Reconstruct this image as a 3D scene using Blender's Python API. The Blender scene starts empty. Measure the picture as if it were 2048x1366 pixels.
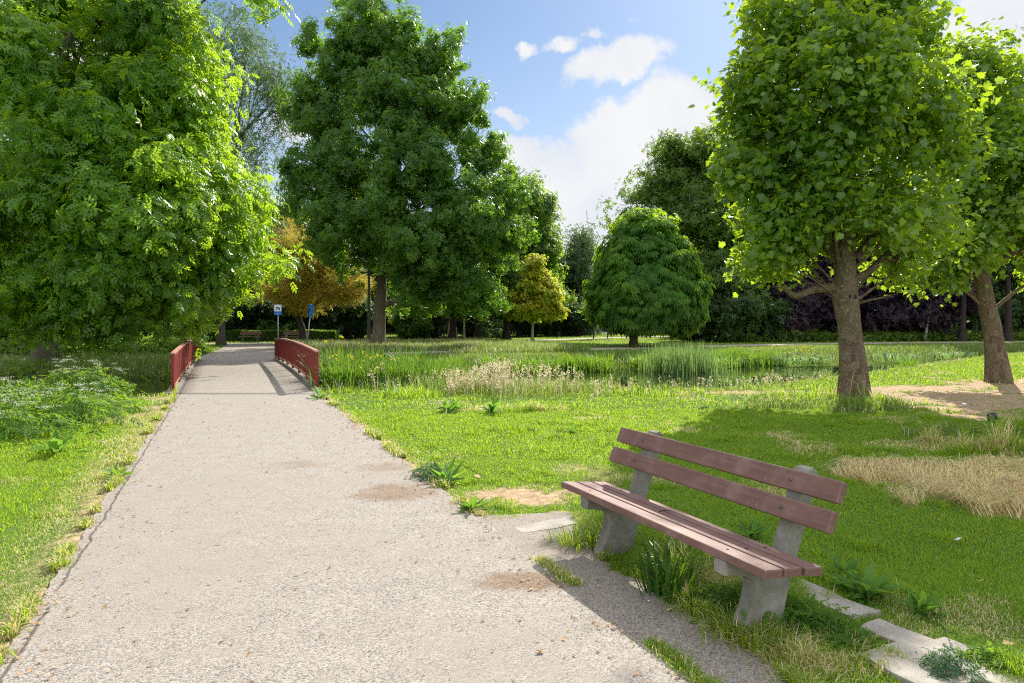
import bpy, bmesh, math, random
import numpy as np
from mathutils import Vector, Matrix
R = math.radians
PI = math.pi
S = bpy.context.scene
COL = S.collection

# ------------------------------------------------------------------ camera
F = 1365.0                      # focal length in photo pixels (24 mm on 36 mm)
CAMZ = 1.6
cam = bpy.data.cameras.new('camera'); camo = bpy.data.objects.new('camera', cam); COL.objects.link(camo)
camo.location = (0, 0, CAMZ); camo.rotation_euler = (R(90), 0, 0)
cam.sensor_width = 36; cam.lens = 24; cam.shift_y = -38/2048; cam.clip_end = 3000; cam.clip_start = .05
S.camera = camo
def W(px, py, D):               # a measured pixel and a distance give a point in the place
    return np.array([(px-1024)/F*D, D, CAMZ-(py-645)/F*D])
def G(px, py):                  # point on the level ground
    D = CAMZ*F/(py-645); return ((px-1024)/F*D, D)

# ------------------------------------------------------------------ light
SUN_AZ, SUN_EL = R(25), R(39)
sd = Vector((math.sin(SUN_AZ)*math.cos(SUN_EL), math.cos(SUN_AZ)*math.cos(SUN_EL), math.sin(SUN_EL)))
sl = bpy.data.lights.new('sun', 'SUN'); sl.energy = 3.0; sl.angle = R(.6); sl.color = (1, .94, .83)
so = bpy.data.objects.new('sun', sl); COL.objects.link(so); so.rotation_euler = sd.to_track_quat('Z', 'Y').to_euler(); so.location = (20, 40, 60)
S.view_settings.view_transform = 'Standard'; S.view_settings.look = 'None'; S.view_settings.gamma = 1
S.view_settings.exposure = 1.45
S.view_settings.use_curve_mapping = False
cy = S.cycles
cy.max_bounces = 8; cy.diffuse_bounces = 5; cy.glossy_bounces = 3; cy.transmission_bounces = 5; cy.transparent_max_bounces = 6
cy.caustics_reflective = False; cy.caustics_refractive = False
cy.use_denoising = False; cy.filter_width = 1.15
cy.use_adaptive_sampling = False
cy.sample_clamp_indirect = 6
S.render.film_transparent = False

# ------------------------------------------------------------------ node helpers
class NT:
    def __init__(s, tree): s.t = tree; s.n = tree.nodes; s.l = tree.links
    def new(s, ty, **kw):
        n = s.n.new(ty)
        for k, v in kw.items(): setattr(n, k, v)
        return n
    def put(s, sock, v):
        if isinstance(v, bpy.types.NodeSocket): s.l.new(v, sock)
        elif v is not None:
            if hasattr(sock.default_value, '__len__') and not hasattr(v, '__len__'): v = (v,)*len(sock.default_value)
            if hasattr(v, '__len__') and len(v) == 3 and len(sock.default_value) == 4: v = (*v, 1)
            sock.default_value = v
    def m(s, op, a, b=None, c=None, clamp=False):
        n = s.new('ShaderNodeMath', operation=op, use_clamp=clamp)
        s.put(n.inputs[0], a); s.put(n.inputs[1], b) if b is not None else 0
        if c is not None: s.put(n.inputs[2], c)
        return n.outputs[0]
    def mix(s, f, a, b, mode='MIX'):
        n = s.new('ShaderNodeMix', data_type='RGBA', blend_type=mode)
        s.put(n.inputs['Factor'], f); s.put(n.inputs[6], a); s.put(n.inputs[7], b)
        return n.outputs[2]
    def noise(s, co, scale, detail=3, rough=.55, dist=0):
        n = s.new('ShaderNodeTexNoise'); s.put(n.inputs['Vector'], co); n.inputs['Scale'].default_value = scale
        n.inputs['Detail'].default_value = detail; n.inputs['Roughness'].default_value = rough; n.inputs['Distortion'].default_value = dist
        return n.outputs['Fac']
    def ramp(s, f, stops):
        n = s.new('ShaderNodeValToRGB'); s.put(n.inputs[0], f); cr = n.color_ramp
        while len(cr.elements) < len(stops): cr.elements.new(.5)
        for e, (p, c) in zip(cr.elements, stops):
            e.position = p; e.color = (*c, 1) if hasattr(c, '__len__') else (c, c, c, 1)
        return n.outputs[0]
    def sstep(s, f, a, b):
        n = s.new('ShaderNodeMapRange', interpolation_type='SMOOTHSTEP'); s.put(n.inputs[0], f)
        n.inputs[1].default_value = a; n.inputs[2].default_value = b
        return n.outputs[0]
    def attr(s, name): return s.new('ShaderNodeAttribute', attribute_name=name).outputs['Fac']
    def bump(s, h, strength, dist):
        n = s.new('ShaderNodeBump'); s.put(n.inputs['Height'], h); n.inputs['Strength'].default_value = strength; n.inputs['Distance'].default_value = dist
        return n.outputs[0]
    def scale(s, co, v):
        n = s.new('ShaderNodeMapping'); s.put(n.inputs[0], co); n.inputs['Scale'].default_value = v
        return n.outputs[0]

def mat(name, fn):
    m = bpy.data.materials.new(name); m.use_nodes = True; m.node_tree.nodes.clear()
    t = NT(m.node_tree); out = t.new('ShaderNodeOutputMaterial'); t.l.new(fn(t), out.inputs[0]); return m
def princ(t, col, rough=.7, spec=.3, normal=None, metal=0):
    n = t.new('ShaderNodeBsdfPrincipled'); t.put(n.inputs['Base Color'], col); t.put(n.inputs['Roughness'], rough)
    n.inputs['Specular IOR Level'].default_value = spec; n.inputs['Metallic'].default_value = metal
    if normal is not None: t.put(n.inputs['Normal'], normal)
    return n.outputs[0]
def geo(t): return t.new('ShaderNodeNewGeometry').outputs['Position']
def obj_co(t): return t.new('ShaderNodeTexCoord').outputs['Object']

# ------------------------------------------------------------------ sky
world = bpy.data.worlds.new('World'); S.world = world; world.use_nodes = True
def build_sky():
    t = NT(world.node_tree); t.n.clear()
    out = t.new('ShaderNodeOutputWorld')
    sky = t.new('ShaderNodeTexSky', sky_type='NISHITA'); sky.sun_disc = False
    sky.sun_elevation = SUN_EL; sky.sun_rotation = SUN_AZ; sky.air_density = 1.0; sky.dust_density = .4; sky.ozone_density = 2.0
    co = t.new('ShaderNodeTexCoord').outputs['Generated']
    sep = t.new('ShaderNodeSeparateXYZ'); t.l.new(co, sep.inputs[0])
    x, y, z = sep.outputs
    yy = t.m('MAXIMUM', y, .05)
    wv = t.new('ShaderNodeTexNoise'); wv.inputs['Scale'].default_value = 9; wv.inputs['Detail'].default_value = 6; wv.inputs['Roughness'].default_value = .6
    t.l.new(co, wv.inputs['Vector'])
    ws = t.new('ShaderNodeSeparateColor'); t.l.new(wv.outputs['Color'], ws.inputs[0])
    u = t.m('ADD', t.m('DIVIDE', x, yy), t.m('MULTIPLY', t.m('SUBTRACT', ws.outputs[0], .5), .11))
    v = t.m('ADD', t.m('DIVIDE', z, yy), t.m('MULTIPLY', t.m('SUBTRACT', ws.outputs[1], .5), .11))
    # cloud bank seen to the north: centre and radius in measured directions, tilt, strength
    E = [(1085,335,120,85,0,1),(1235,290,120,100,0,1),(1345,245,125,105,0,1),(1210,430,330,130,0,1.1),(1450,300,160,120,0,1),
         (1235,120,115,50,.35,.9),(1188,62,30,16,0,.55),(1050,114,28,20,0,.55),(1277,42,24,20,0,.5),(1120,92,60,18,.45,.4),(1015,228,40,18,0,.55),
         (1980,40,130,80,.4,1),(2060,120,100,70,0,.8),(1860,60,60,50,0,.8),(560,250,60,60,0,.55),(440,330,90,70,0,.6),(150,110,260,200,0,.7),
         (1700,350,260,180,0,.8),(2300,300,380,200,0,1)]
    mask = None
    for (px, py, rx, ry, tilt, k) in E:
        cu, cv = (px-1024)/F, (645-py)/F; ru, rv = rx/F, ry/F; c, s_ = math.cos(tilt), math.sin(tilt)
        du = t.m('SUBTRACT', u, cu); dv = t.m('SUBTRACT', v, cv)
        a = t.m('ADD', t.m('MULTIPLY', du, c/ru), t.m('MULTIPLY', dv, s_/ru))
        b = t.m('ADD', t.m('MULTIPLY', du, -s_/rv), t.m('MULTIPLY', dv, c/rv))
        d = t.m('ADD', t.m('MULTIPLY', a, a), t.m('MULTIPLY', b, b))
        e = t.m('MULTIPLY', t.m('SUBTRACT', 1.15, d), k)
        mask = e if mask is None else t.m('MAXIMUM', mask, e)
    n1 = t.noise(co, 11, 9, .62)
    f = t.m('ADD', mask, t.m('MULTIPLY', t.m('SUBTRACT', n1, .5), 2.0))
    f = t.sstep(f, .05, .6)
    f = t.m('MULTIPLY', f, t.sstep(y, .05, .2))
    # unseen cumulus added behind the camera and overhead as fill light
    n2 = t.noise(co, 3.2, 7, .6)
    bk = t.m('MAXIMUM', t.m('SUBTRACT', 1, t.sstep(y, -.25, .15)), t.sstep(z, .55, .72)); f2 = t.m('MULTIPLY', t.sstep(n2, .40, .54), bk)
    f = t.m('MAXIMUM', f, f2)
    hz = t.m('MULTIPLY', t.m('SUBTRACT', 1, t.sstep(z, .02, .42)), .55)
    f = t.m('MAXIMUM', t.m('MULTIPLY', f, .96), hz)
    n3 = t.noise(co, 7, 5, .5)
    cc = t.mix(t.sstep(n3, .35, .65), (.84, .865, .92), (.97, .97, .97))
    b1 = t.new('ShaderNodeBackground'); t.put(b1.inputs[0], t.mix(1.0, sky.outputs[0], (.78, .84, .88), 'MULTIPLY')); b1.inputs[1].default_value = SKY_S
    b2 = t.new('ShaderNodeBackground'); t.put(b2.inputs[0], cc); t.put(b2.inputs[1], t.m('ADD', CLOUD_S, t.m('MULTIPLY', bk, CLOUD_FILL-CLOUD_S)))   # added clouds out of view are made brighter to fill the shade
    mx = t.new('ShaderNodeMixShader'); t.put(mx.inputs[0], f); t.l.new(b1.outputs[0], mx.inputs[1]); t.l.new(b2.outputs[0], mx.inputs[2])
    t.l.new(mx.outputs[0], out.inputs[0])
SKY_S, CLOUD_S, CLOUD_FILL = .052, .36, .74
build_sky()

# ------------------------------------------------------------------ numpy mesh helpers
def np_mesh(name, V, Fs, attrs=None, mats=None, smooth=False, midx=None):
    """V (n,3); Fs one array or a list of arrays (k, sides)"""
    if not isinstance(Fs, list): Fs = [Fs]
    me = bpy.data.meshes.new(name)
    V = np.asarray(V, np.float32)
    nl = sum(f.size for f in Fs); nf = sum(len(f) for f in Fs)
    me.vertices.add(len(V)); me.vertices.foreach_set('co', V.ravel())
    me.loops.add(nl); me.loops.foreach_set('vertex_index', np.concatenate([f.ravel() for f in Fs]).astype(np.int32))
    me.polygons.add(nf)
    tot = np.concatenate([np.full(len(f), f.shape[1], np.int32) for f in Fs])
    st = np.concatenate([[0], np.cumsum(tot)[:-1]]).astype(np.int32)
    me.polygons.foreach_set('loop_start', st); me.polygons.foreach_set('loop_total', tot)
    if smooth: me.polygons.foreach_set('use_smooth', np.ones(nf, bool))
    for k, a in (attrs or {}).items():
        at = me.attributes.new(k, 'FLOAT', 'POINT'); at.data.foreach_set('value', np.asarray(a, np.float32))
    for m_ in (mats or []): me.materials.append(m_)
    if midx is not None: me.polygons.foreach_set('material_index', np.asarray(midx, np.int32))
    me.update(calc_edges=True); me.validate()
    return me
def link(name, me, parent=None, loc=None, **props):
    o = bpy.data.objects.new(name, me); COL.objects.link(o)
    if parent is not None: o.parent = parent
    if loc is not None: o.location = loc
    for k, v in props.items(): o[k] = v
    return o
def thing(name, label, cat, loc=(0, 0, 0), rz=0, group=None, me=None):
    o = bpy.data.objects.new(name, me); COL.objects.link(o)
    o.location = loc; o.rotation_euler = (0, 0, rz); o['label'] = label; o['category'] = cat
    if group: o['group'] = group
    return o
def copy_tree(o, parent=None):
    c = o.copy(); COL.objects.link(c); c.parent = parent
    for ch in list(o.children): copy_tree(ch, c)
    return c

def hash2(ix, iy, seed):
    h = (ix.astype(np.int64)*374761393 + iy.astype(np.int64)*668265263 + seed*1442695041) & 0xffffffff
    h = ((h ^ (h >> 13))*1274126177) & 0xffffffff
    return ((h ^ (h >> 16)) & 0xffff)/65535.0
def vn(x, y, scale, seed=0):
    x = np.asarray(x, float)*scale; y = np.asarray(y, float)*scale
    ix = np.floor(x); iy = np.floor(y); fx = x-ix; fy = y-iy; fx = fx*fx*(3-2*fx); fy = fy*fy*(3-2*fy)
    a = hash2(ix, iy, seed); b = hash2(ix+1, iy, seed); c = hash2(ix, iy+1, seed); d = hash2(ix+1, iy+1, seed)
    return (a*(1-fx)+b*fx)*(1-fy)+(c*(1-fx)+d*fx)*fy
def fbm(x, y, scale, seed=0, o=4):
    r = 0; a = .5; tt = 0
    for k in range(o): r = r+a*vn(x, y, scale*2**k, seed+k*7); tt += a; a *= .5
    return r/tt
def ss(x, a, b): t = np.clip((np.asarray(x, float)-a)/(b-a), 0, 1); return t*t*(3-2*t)

def unit(v): return v/np.maximum(np.linalg.norm(v, axis=-1, keepdims=True), 1e-9)
def leaves(P, N, T, size, tpl, rnd=None, rng=None):
    """one copy of the template at every point: template axes side, tip, normal"""
    tv, tf = tpl
    N = unit(N); T = unit(T-N*(T*N).sum(1, keepdims=True)); B = np.cross(T, N)
    sz = np.asarray(size)[:, None, None]
    V = P[:, None, :]+sz*(tv[None, :, 0:1]*B[:, None]+tv[None, :, 1:2]*T[:, None]+tv[None, :, 2:3]*N[:, None])
    n, mv = len(P), len(tv)
    Fc = (tf[None]+(np.arange(n)*mv)[:, None, None]).reshape(-1, tf.shape[1])
    if rnd is None: rnd = rng.random(n)
    return V.reshape(-1, 3), Fc, np.repeat(rnd, mv)
LEAF4 = (np.array([[0,0,0],[.3,.45,.06],[0,1,-.08],[-.3,.45,.06]]), np.array([[0,1,2],[0,2,3]]))
NARROW = (np.array([[0,0,0],[.13,.4,.03],[0,1,-.1],[-.13,.4,.03]]), np.array([[0,1,2],[0,2,3]]))
def oak_tpl():
    p = [(0,0),(.16,.18),(.12,.3),(.3,.42),(.2,.52),(.34,.72),(.12,.86),(0,1.0),(-.13,.86),(-.33,.7),(-.2,.52),(-.3,.4),(-.12,.3),(-.16,.16)]
    v = [(0,.5,.06)]+[(a,b,-.05*abs(a)*3) for a, b in p]; n = len(p)
    return np.array(v, float), np.array([[0,1+i,1+(i+1)%n] for i in range(n)])
def plane_tpl():
    p = [(0,.02),(.16,-.06),(.42,.02),(.36,.16),(.58,.36),(.36,.44),(.38,.62),(.17,.62),(0,1.0),(-.17,.62),(-.38,.62),(-.36,.44),(-.58,.36),(-.36,.16),(-.42,.02),(-.16,-.06)]
    v = [(0,.32,.05)]+[(a,b,-.16*abs(a)-.08*max(0,b-.5)) for a, b in p]; n = len(p)
    return np.array(v, float), np.array([[0,1+i,1+(i+1)%n] for i in range(n)])
def merge_tpl(parts):
    v = []; f = []; o = 0
    for a, b in parts: v.append(a); f.append(b+o); o += len(a)
    return np.concatenate(v), np.concatenate(f)
def leaflet(org, ang, L, w, droop=.15):
    o = np.array(org, float); d = np.array([math.sin(ang), math.cos(ang), -droop]); s_ = np.array([math.cos(ang), -math.sin(ang), 0])
    v = np.array([o, o+d*L*.4+s_*L*w+[0,0,.03], o+d*L+[0,0,-droop*L*.6], o+d*L*.4-s_*L*w+[0,0,.03]])
    return v, np.array([[0,1,2],[0,2,3]])
def pinnate_tpl():
    ps = []
    for y in (.14,.40,.66):
        k = .8+.5*math.sin(y*3)
        for s_ in (-1, 1): ps.append(leaflet((0,y,.05-.14*y*y), s_*.95, .36*k, .27, .2))
    ps.append(leaflet((0,.82,-.06), 0, .42, .27, .4))
    return merge_tpl(ps)
def chestnut_tpl():
    return merge_tpl([leaflet((0,.1,0), a, L, .2, .42) for a, L in ((-1.9,.5),(-1.15,.75),(-.55,.95),(0,1.05),(.55,.95),(1.15,.75),(1.9,.5))])
def sprig_tpl(seed, k=5, L=.55, w=.26, droop=.2, span=1.0):
    r = random.Random(seed); ps = []
    for i in range(k):
        y = span*i/k; ps.append(leaflet((0,y,-.15*y*y), r.uniform(.5,1.2)*(1 if i % 2 else -1), L*r.uniform(.75,1.1), w, droop))
    ps.append(leaflet((0,span*.95,-.12), r.uniform(-.3,.3), L, w, droop))
    return merge_tpl(ps)
OAK, PLANE, PINN, CHEST = oak_tpl(), plane_tpl(), pinnate_tpl(), chestnut_tpl()
SPRIG = sprig_tpl(3, 5, .5, .3)
YEWS = sprig_tpl(4, 10, .3, .10, .3)
BIRCHS = sprig_tpl(8, 6, .26, .38, .5)
def rosette_tpl(seed, k=6):
    r = random.Random(seed); ps = []
    for i in range(k): ps.append(leaflet((r.uniform(-.05,.05), r.uniform(-.05,.05), r.uniform(-.1,.1)), i/k*2*PI+r.uniform(-.3,.3), r.uniform(.75,1.05), .24, r.uniform(-.3,.35)))
    return merge_tpl(ps)
ROS = rosette_tpl(5)

def tube(pts, rad, ns=8, noise=0, rng=None, cap=True, uvlen=False):
    """pts (n,3) rad (n,) -> V, F quads"""
    pts = np.asarray(pts, float); rad = np.asarray(rad, float); n = len(pts)
    tan = np.gradient(pts, axis=0); tan = unit(tan)
    ref = np.array([1., 0, 0]) if abs(tan[0][0]) < .9 else np.array([0, 1., 0])
    V = []
    a = np.linspace(0, 2*PI, ns, endpoint=False)
    u = np.cross(tan[0], ref); u /= np.linalg.norm(u)
    for i in range(n):
        u = u-tan[i]*np.dot(u, tan[i]); u /= max(np.linalg.norm(u), 1e-6); w = np.cross(tan[i], u)
        r = rad[i]
        if noise and rng is not None: rr = r*(1+noise*(rng.random(ns)-.5))
        else: rr = np.full(ns, r)
        V.append(pts[i]+rr[:, None]*(np.cos(a)[:, None]*u+np.sin(a)[:, None]*w))
    V = np.concatenate(V); i = np.arange(ns); j = (i+1) % ns
    Fq = np.concatenate([np.stack([k*ns+i, k*ns+j, (k+1)*ns+j, (k+1)*ns+i], 1) for k in range(n-1)])
    return V, Fq
def join(parts):
    V = []; Fq = []; o = 0
    for v, f in parts: V.append(v); Fq.append(f+o); o += len(v)
    return np.concatenate(V), np.concatenate(Fq)
def bez(p0, p1, p2, n=7):
    t = np.linspace(0, 1, n)[:, None]; p0, p1, p2 = map(lambda q: np.asarray(q, float), (p0, p1, p2))
    return (1-t)**2*p0+2*t*(1-t)*p1+t*t*p2
def spline(pts, n):
    pts = np.asarray(pts, float); k = len(pts); tt = np.linspace(0, k-1, n); out = []
    for t in tt:
        i = min(int(t), k-2); f = t-i; p0 = pts[max(i-1, 0)]; p1 = pts[i]; p2 = pts[i+1]; p3 = pts[min(i+2, k-1)]
        out.append(.5*((2*p1)+(-p0+p2)*f+(2*p0-5*p1+4*p2-p3)*f*f+(-p0+3*p1-3*p2+p3)*f**3))
    return np.array(out)

# ------------------------------------------------------------------ materials
def leaf_mat(name, c1, c2, c3, tr, trf=.45, rough=.45, spec=.4, nscale=.5, tip=None):
    """c1..c3 dark to light leaf colours (leaf age, picked leaf by leaf and bough by bough); tr = colour of light coming through"""
    def fn(t):
        r = t.attr('rnd'); n = t.noise(geo(t), nscale, 2)
        f = t.m('ADD', t.m('MULTIPLY', r, .7), t.m('MULTIPLY', t.m('SUBTRACT', n, .5), 1.3), clamp=True)
        col = t.ramp(f, [(0, c1), (.5, c2), (1, c3)])
        tcol = t.mix(t.m('MULTIPLY', r, .6), tr, [min(1, x*1.3) for x in tr])
        if tip is not None:
            g = t.attr('tip'); col = t.mix(g, col, tip); tcol = t.mix(g, tcol, [min(1, x*2.2) for x in tip])
        p = princ(t, col, rough, spec)
        tl = t.new('ShaderNodeBsdfTranslucent'); t.put(tl.inputs[0], tcol)
        mx = t.new('ShaderNodeMixShader'); mx.inputs[0].default_value = trf
        t.l.new(p, mx.inputs[1]); t.l.new(tl.outputs[0], mx.inputs[2]); return mx.outputs[0]
    return mat(name, fn)
M = {}
M['leaf_wing'] = leaf_mat('wingnut_leaf', (.045,.12,.012), (.095,.22,.016), (.20,.37,.028), (.46,.68,.025), .48, .38, .5, .35)
M['leaf_oak'] = leaf_mat('oak_leaf', (.03,.085,.014), (.062,.15,.02), (.125,.25,.034), (.30,.54,.03), .42, .42, .45, .3)
M['leaf_oak2'] = leaf_mat('far_oak_leaf', (.045,.10,.018), (.09,.18,.028), (.16,.26,.04), (.38,.6,.04), .42, .45, .4, .3)
M['leaf_sunlit'] = leaf_mat('sunlit_leaf', (.06,.15,.016), (.11,.25,.02), (.18,.33,.03), (.38,.66,.03), .5, .45, .4, .3)  # lighter copy of the oak leaf, sunlight put into its colour
M['leaf_plane'] = leaf_mat('plane_leaf', (.05,.12,.016), (.10,.205,.024), (.21,.33,.06), (.52,.72,.03), .42, .36, .6, .6)
M['leaf_chest'] = leaf_mat('chestnut_leaf', (.028,.085,.014), (.055,.145,.018), (.14,.27,.024), (.50,.75,.03), .45, .5, .3, .4)
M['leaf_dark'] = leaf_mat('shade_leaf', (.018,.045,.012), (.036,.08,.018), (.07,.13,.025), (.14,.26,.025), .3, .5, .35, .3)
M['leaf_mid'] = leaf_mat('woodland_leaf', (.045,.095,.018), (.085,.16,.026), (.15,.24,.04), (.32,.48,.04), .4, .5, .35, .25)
M['leaf_grey'] = leaf_mat('birch_leaf', (.06,.10,.045), (.10,.155,.07), (.16,.22,.10), (.2,.32,.1), .35, .5, .3, .3)
M['leaf_copper'] = leaf_mat('copper_beech_leaf', (.012,.008,.014), (.028,.014,.026), (.06,.026,.045), (.09,.02,.05), .3, .4, .4, .3)
M['leaf_yew'] = leaf_mat('golden_needle', (.15,.13,.02), (.36,.29,.04), (.52,.43,.09), (.72,.60,.10), .48, .55, .25, .55)
M['leaf_gold'] = leaf_mat('golden_maple_leaf', (.17,.28,.02), (.38,.40,.03), (.60,.42,.04), (.75,.78,.05), .45, .5, .3, .8)
M['leaf_wild'] = leaf_mat('bank_weed_leaf', (.04,.095,.016), (.08,.17,.022), (.15,.26,.038), (.30,.50,.04), .42, .6, .2, .8)
M['leaf_weed'] = leaf_mat('weed_leaf', (.05,.13,.02), (.09,.20,.028), (.14,.27,.045), (.28,.5,.05), .4, .6, .2, 3)
M['leaf_blue'] = leaf_mat('blue_green_weed', (.05,.11,.05), (.08,.16,.075), (.12,.21,.10), (.15,.3,.09), .3, .5, .3, 3)
M['iris'] = leaf_mat('iris_blade', (.04,.11,.015), (.085,.20,.02), (.16,.30,.028), (.30,.50,.03), .4, .45, .4, .8)
M['iris_d'] = leaf_mat('deep_iris_blade', (.025,.08,.014), (.05,.14,.018), (.10,.23,.025), (.24,.42,.03), .35, .4, .4, .8)
M['reed'] = leaf_mat('reed_blade', (.055,.12,.04), (.10,.19,.06), (.16,.26,.08), (.28,.44,.10), .4, .45, .4, .5)
M['flower_w'] = leaf_mat('white_umbel', (.5,.52,.38), (.62,.64,.5), (.75,.75,.66), (.6,.62,.45), .3, .7, .1, 3)
M['flower_y'] = leaf_mat('yellow_petal', (.75,.55,.02), (.8,.62,.03), (.85,.7,.05), (.8,.6,.03), .3, .5, .3, 3)
def grass_fn(greens, drys, tr):
    def fn(t):
        r = t.attr('rnd'); d = t.attr('dry'); n = t.noise(geo(t), 1.1, 3)
        f = t.m('ADD', t.m('MULTIPLY', r, .75), t.m('MULTIPLY', t.m('SUBTRACT', n, .45), .9), clamp=True)
        g = t.ramp(f, [(0, greens[0]), (.5, greens[1]), (1, greens[2])])
        s_ = t.ramp(r, [(0, drys[0]), (1, drys[1])])
        col = t.mix(d, g, s_)
        p = princ(t, col, .5, .3)
        tl = t.new('ShaderNodeBsdfTranslucent'); t.put(tl.inputs[0], t.mix(d, tr, s_))
        mx = t.new('ShaderNodeMixShader'); mx.inputs[0].default_value = .42
        t.l.new(p, mx.inputs[1]); t.l.new(tl.outputs[0], mx.inputs[2]); return mx.outputs[0]
    return fn
M['grass'] = mat('grass_blade', grass_fn([(.085,.165,.014),(.172,.30,.021),(.30,.43,.036)], [(.62,.48,.22),(.90,.78,.46)], (.55,.76,.03)))
M['grass_tall'] = mat('tall_grass_blade', grass_fn([(.075,.135,.03),(.135,.225,.045),(.22,.31,.08)], [(.52,.41,.25),(.80,.70,.50)], (.34,.48,.06)))

def ground_fn(t):
    co = geo(t); s_ = t.attr('sand'); b = t.attr('bank')
    n = t.noise(co, .7, 4); n2 = t.noise(co, 14, 5, .65); n3 = t.noise(co, 3.2, 4)
    gr = t.ramp(t.m('ADD', t.m('MULTIPLY', n, .5), t.m('MULTIPLY', n2, .5)), [(.3, (.045,.075,.016)), (.5, (.075,.135,.022)), (.7, (.12,.19,.035))])
    sd_ = t.ramp(n2, [(.25, (.24,.155,.09)), (.5, (.40,.285,.18)), (.75, (.54,.42,.29))])
    sd_ = t.mix(t.m('MULTIPLY', t.sstep(n3, .45, .7), .5), sd_, (.20,.135,.075))
    nf = t.noise(co, 55, 3, .7)
    f = t.sstep(t.m('ADD', t.m('ADD', s_, t.m('MULTIPLY', t.m('SUBTRACT', n2, .5), 1.0)), t.m('MULTIPLY', t.m('SUBTRACT', nf, .5), .8)), .2, .75)
    col = t.mix(f, gr, sd_)
    col = t.mix(t.m('MULTIPLY', t.attr('straw'), .85), col, t.ramp(n2, [(.3, (.42,.33,.19)), (.7, (.68,.56,.37))]))
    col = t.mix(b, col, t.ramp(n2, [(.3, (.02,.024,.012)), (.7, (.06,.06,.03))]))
    return princ(t, col, .95, .1, t.bump(n2, .6, .03))
M['ground'] = mat('lawn_and_soil', ground_fn)

STAINS = [(G(1050,1165), .30, .14, 1.0), (G(790,985), .34, .30, .9), (G(600,930), .30, .2, .45), (G(770,935), .3, .2, .5), (G(720,1120), .1, .1, 0), (G(150,1340), .1, .1, 0)]
def path_fn(stains=True, base=((.155,.137,.119), (.305,.27,.235), (.445,.405,.358)), tint=1.0):
    def fn(t):
        co = geo(t)
        v = t.new('ShaderNodeTexVoronoi'); t.put(v.inputs['Vector'], co); v.inputs['Scale'].default_value = 135; v.inputs['Randomness'].default_value = 1
        vs = t.new('ShaderNodeSeparateColor'); t.l.new(v.outputs['Color'], vs.inputs[0])
        v2 = t.new('ShaderNodeTexVoronoi'); t.put(v2.inputs['Vector'], co); v2.inputs['Scale'].default_value = 250
        vs2 = t.new('ShaderNodeSeparateColor'); t.l.new(v2.outputs['Color'], vs2.inputs[0])
        big = t.noise(co, .55, 4, .6); mid = t.noise(co, 3.5, 5, .65); worn = t.noise(co, 9, 6, .7)
        f = t.m('ADD', t.m('MULTIPLY', vs.outputs[0], .6), t.m('MULTIPLY', vs2.outputs[1], .4))
        f = t.m('ADD', f, t.m('MULTIPLY', t.m('SUBTRACT', mid, .5), .35))
        col = t.ramp(f, [(.08, [x*.6 for x in base[0]]), (.24, base[0]), (.5, base[1]), (.88, base[2])])
        fine = t.mix(t.m('MULTIPLY', vs.outputs[1], .35), [x*.98 for x in base[1]], (.335,.287,.232))
        col = t.mix(t.m('MULTIPLY', t.sstep(t.m('ADD', t.m('MULTIPLY', big, .5), t.m('MULTIPLY', worn, .5)), .45, .60), .75), col, fine)   # fines pressed between the chips
        col = t.mix(t.m('MULTIPLY', t.sstep(big, .42, .68), .2), col, (.23,.20,.175))
        if stains:
            sep = t.new('ShaderNodeSeparateXYZ'); t.l.new(co, sep.inputs[0]); m_ = None
            wob = t.m('MULTIPLY', t.m('SUBTRACT', t.noise(co, 3.6, 6, .75), .5), 4.2)
            for (sx, sy), rx, ry, k in STAINS:
                if not k: continue
                a = t.m('DIVIDE', t.m('SUBTRACT', sep.outputs[0], sx), rx); b = t.m('DIVIDE', t.m('SUBTRACT', sep.outputs[1], sy), ry)
                e = t.m('MULTIPLY', t.sstep(t.m('SUBTRACT', t.m('ADD', 1.0, wob), t.m('ADD', t.m('MULTIPLY', a, a), t.m('MULTIPLY', b, b))), -.9, .9), k)
                m_ = e if m_ is None else t.m('MAXIMUM', m_, e)
            col = t.mix(m_, col, t.mix(1.0, col, (.70,.56,.44), 'MULTIPLY'))
        if stains:
            d = t.m('ADD', t.m('ADD', sep.outputs[0], 1.07), t.m('MULTIPLY', sep.outputs[1], .4213))       # the seam along the left edge
            d = t.m('ABSOLUTE', t.m('SUBTRACT', d, t.m('ADD', .03, t.m('MULTIPLY', t.noise(co, 4, 4, .7), .10))))
            ln = t.m('MULTIPLY', t.m('SUBTRACT', 1, t.sstep(d, .004, .016)), t.sstep(t.noise(co, 1.4, 3), .32, .42))
            col = t.mix(t.m('MULTIPLY', ln, .75), col, (.05,.042,.035))
        h = t.m('ADD', t.m('MULTIPLY', v.outputs['Distance'], -1), t.m('MULTIPLY', vs.outputs[2], .5))
        return princ(t, col, .85, .25, t.bump(h, .55, .006))
    return fn
M['path'] = mat('gravel_asphalt', path_fn())
M['path_far'] = mat('pale_gravel', path_fn(False, ((.26,.22,.18), (.40,.34,.28), (.52,.45,.38))))
M['pad'] = mat('worn_gravel_pad', path_fn(False, ((.15,.127,.105), (.275,.235,.198), (.42,.37,.315))))
def water_fn(t):
    co = geo(t); n = t.noise(t.scale(co, (1, 1, 1)), 1.3, 3)
    w = t.sstep(t.noise(co, 6, 4, .7), .62, .7)
    a = princ(t, (.012,.016,.008), .04, .5, t.bump(n, .12, .05)); b = princ(t, (.05,.08,.02), .6, .3)
    mx = t.new('ShaderNodeMixShader'); t.put(mx.inputs[0], t.m('MULTIPLY', w, .35)); t.l.new(a, mx.inputs[1]); t.l.new(b, mx.inputs[2]); return mx.outputs[0]
M['water'] = mat('still_canal_water', water_fn)
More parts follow.
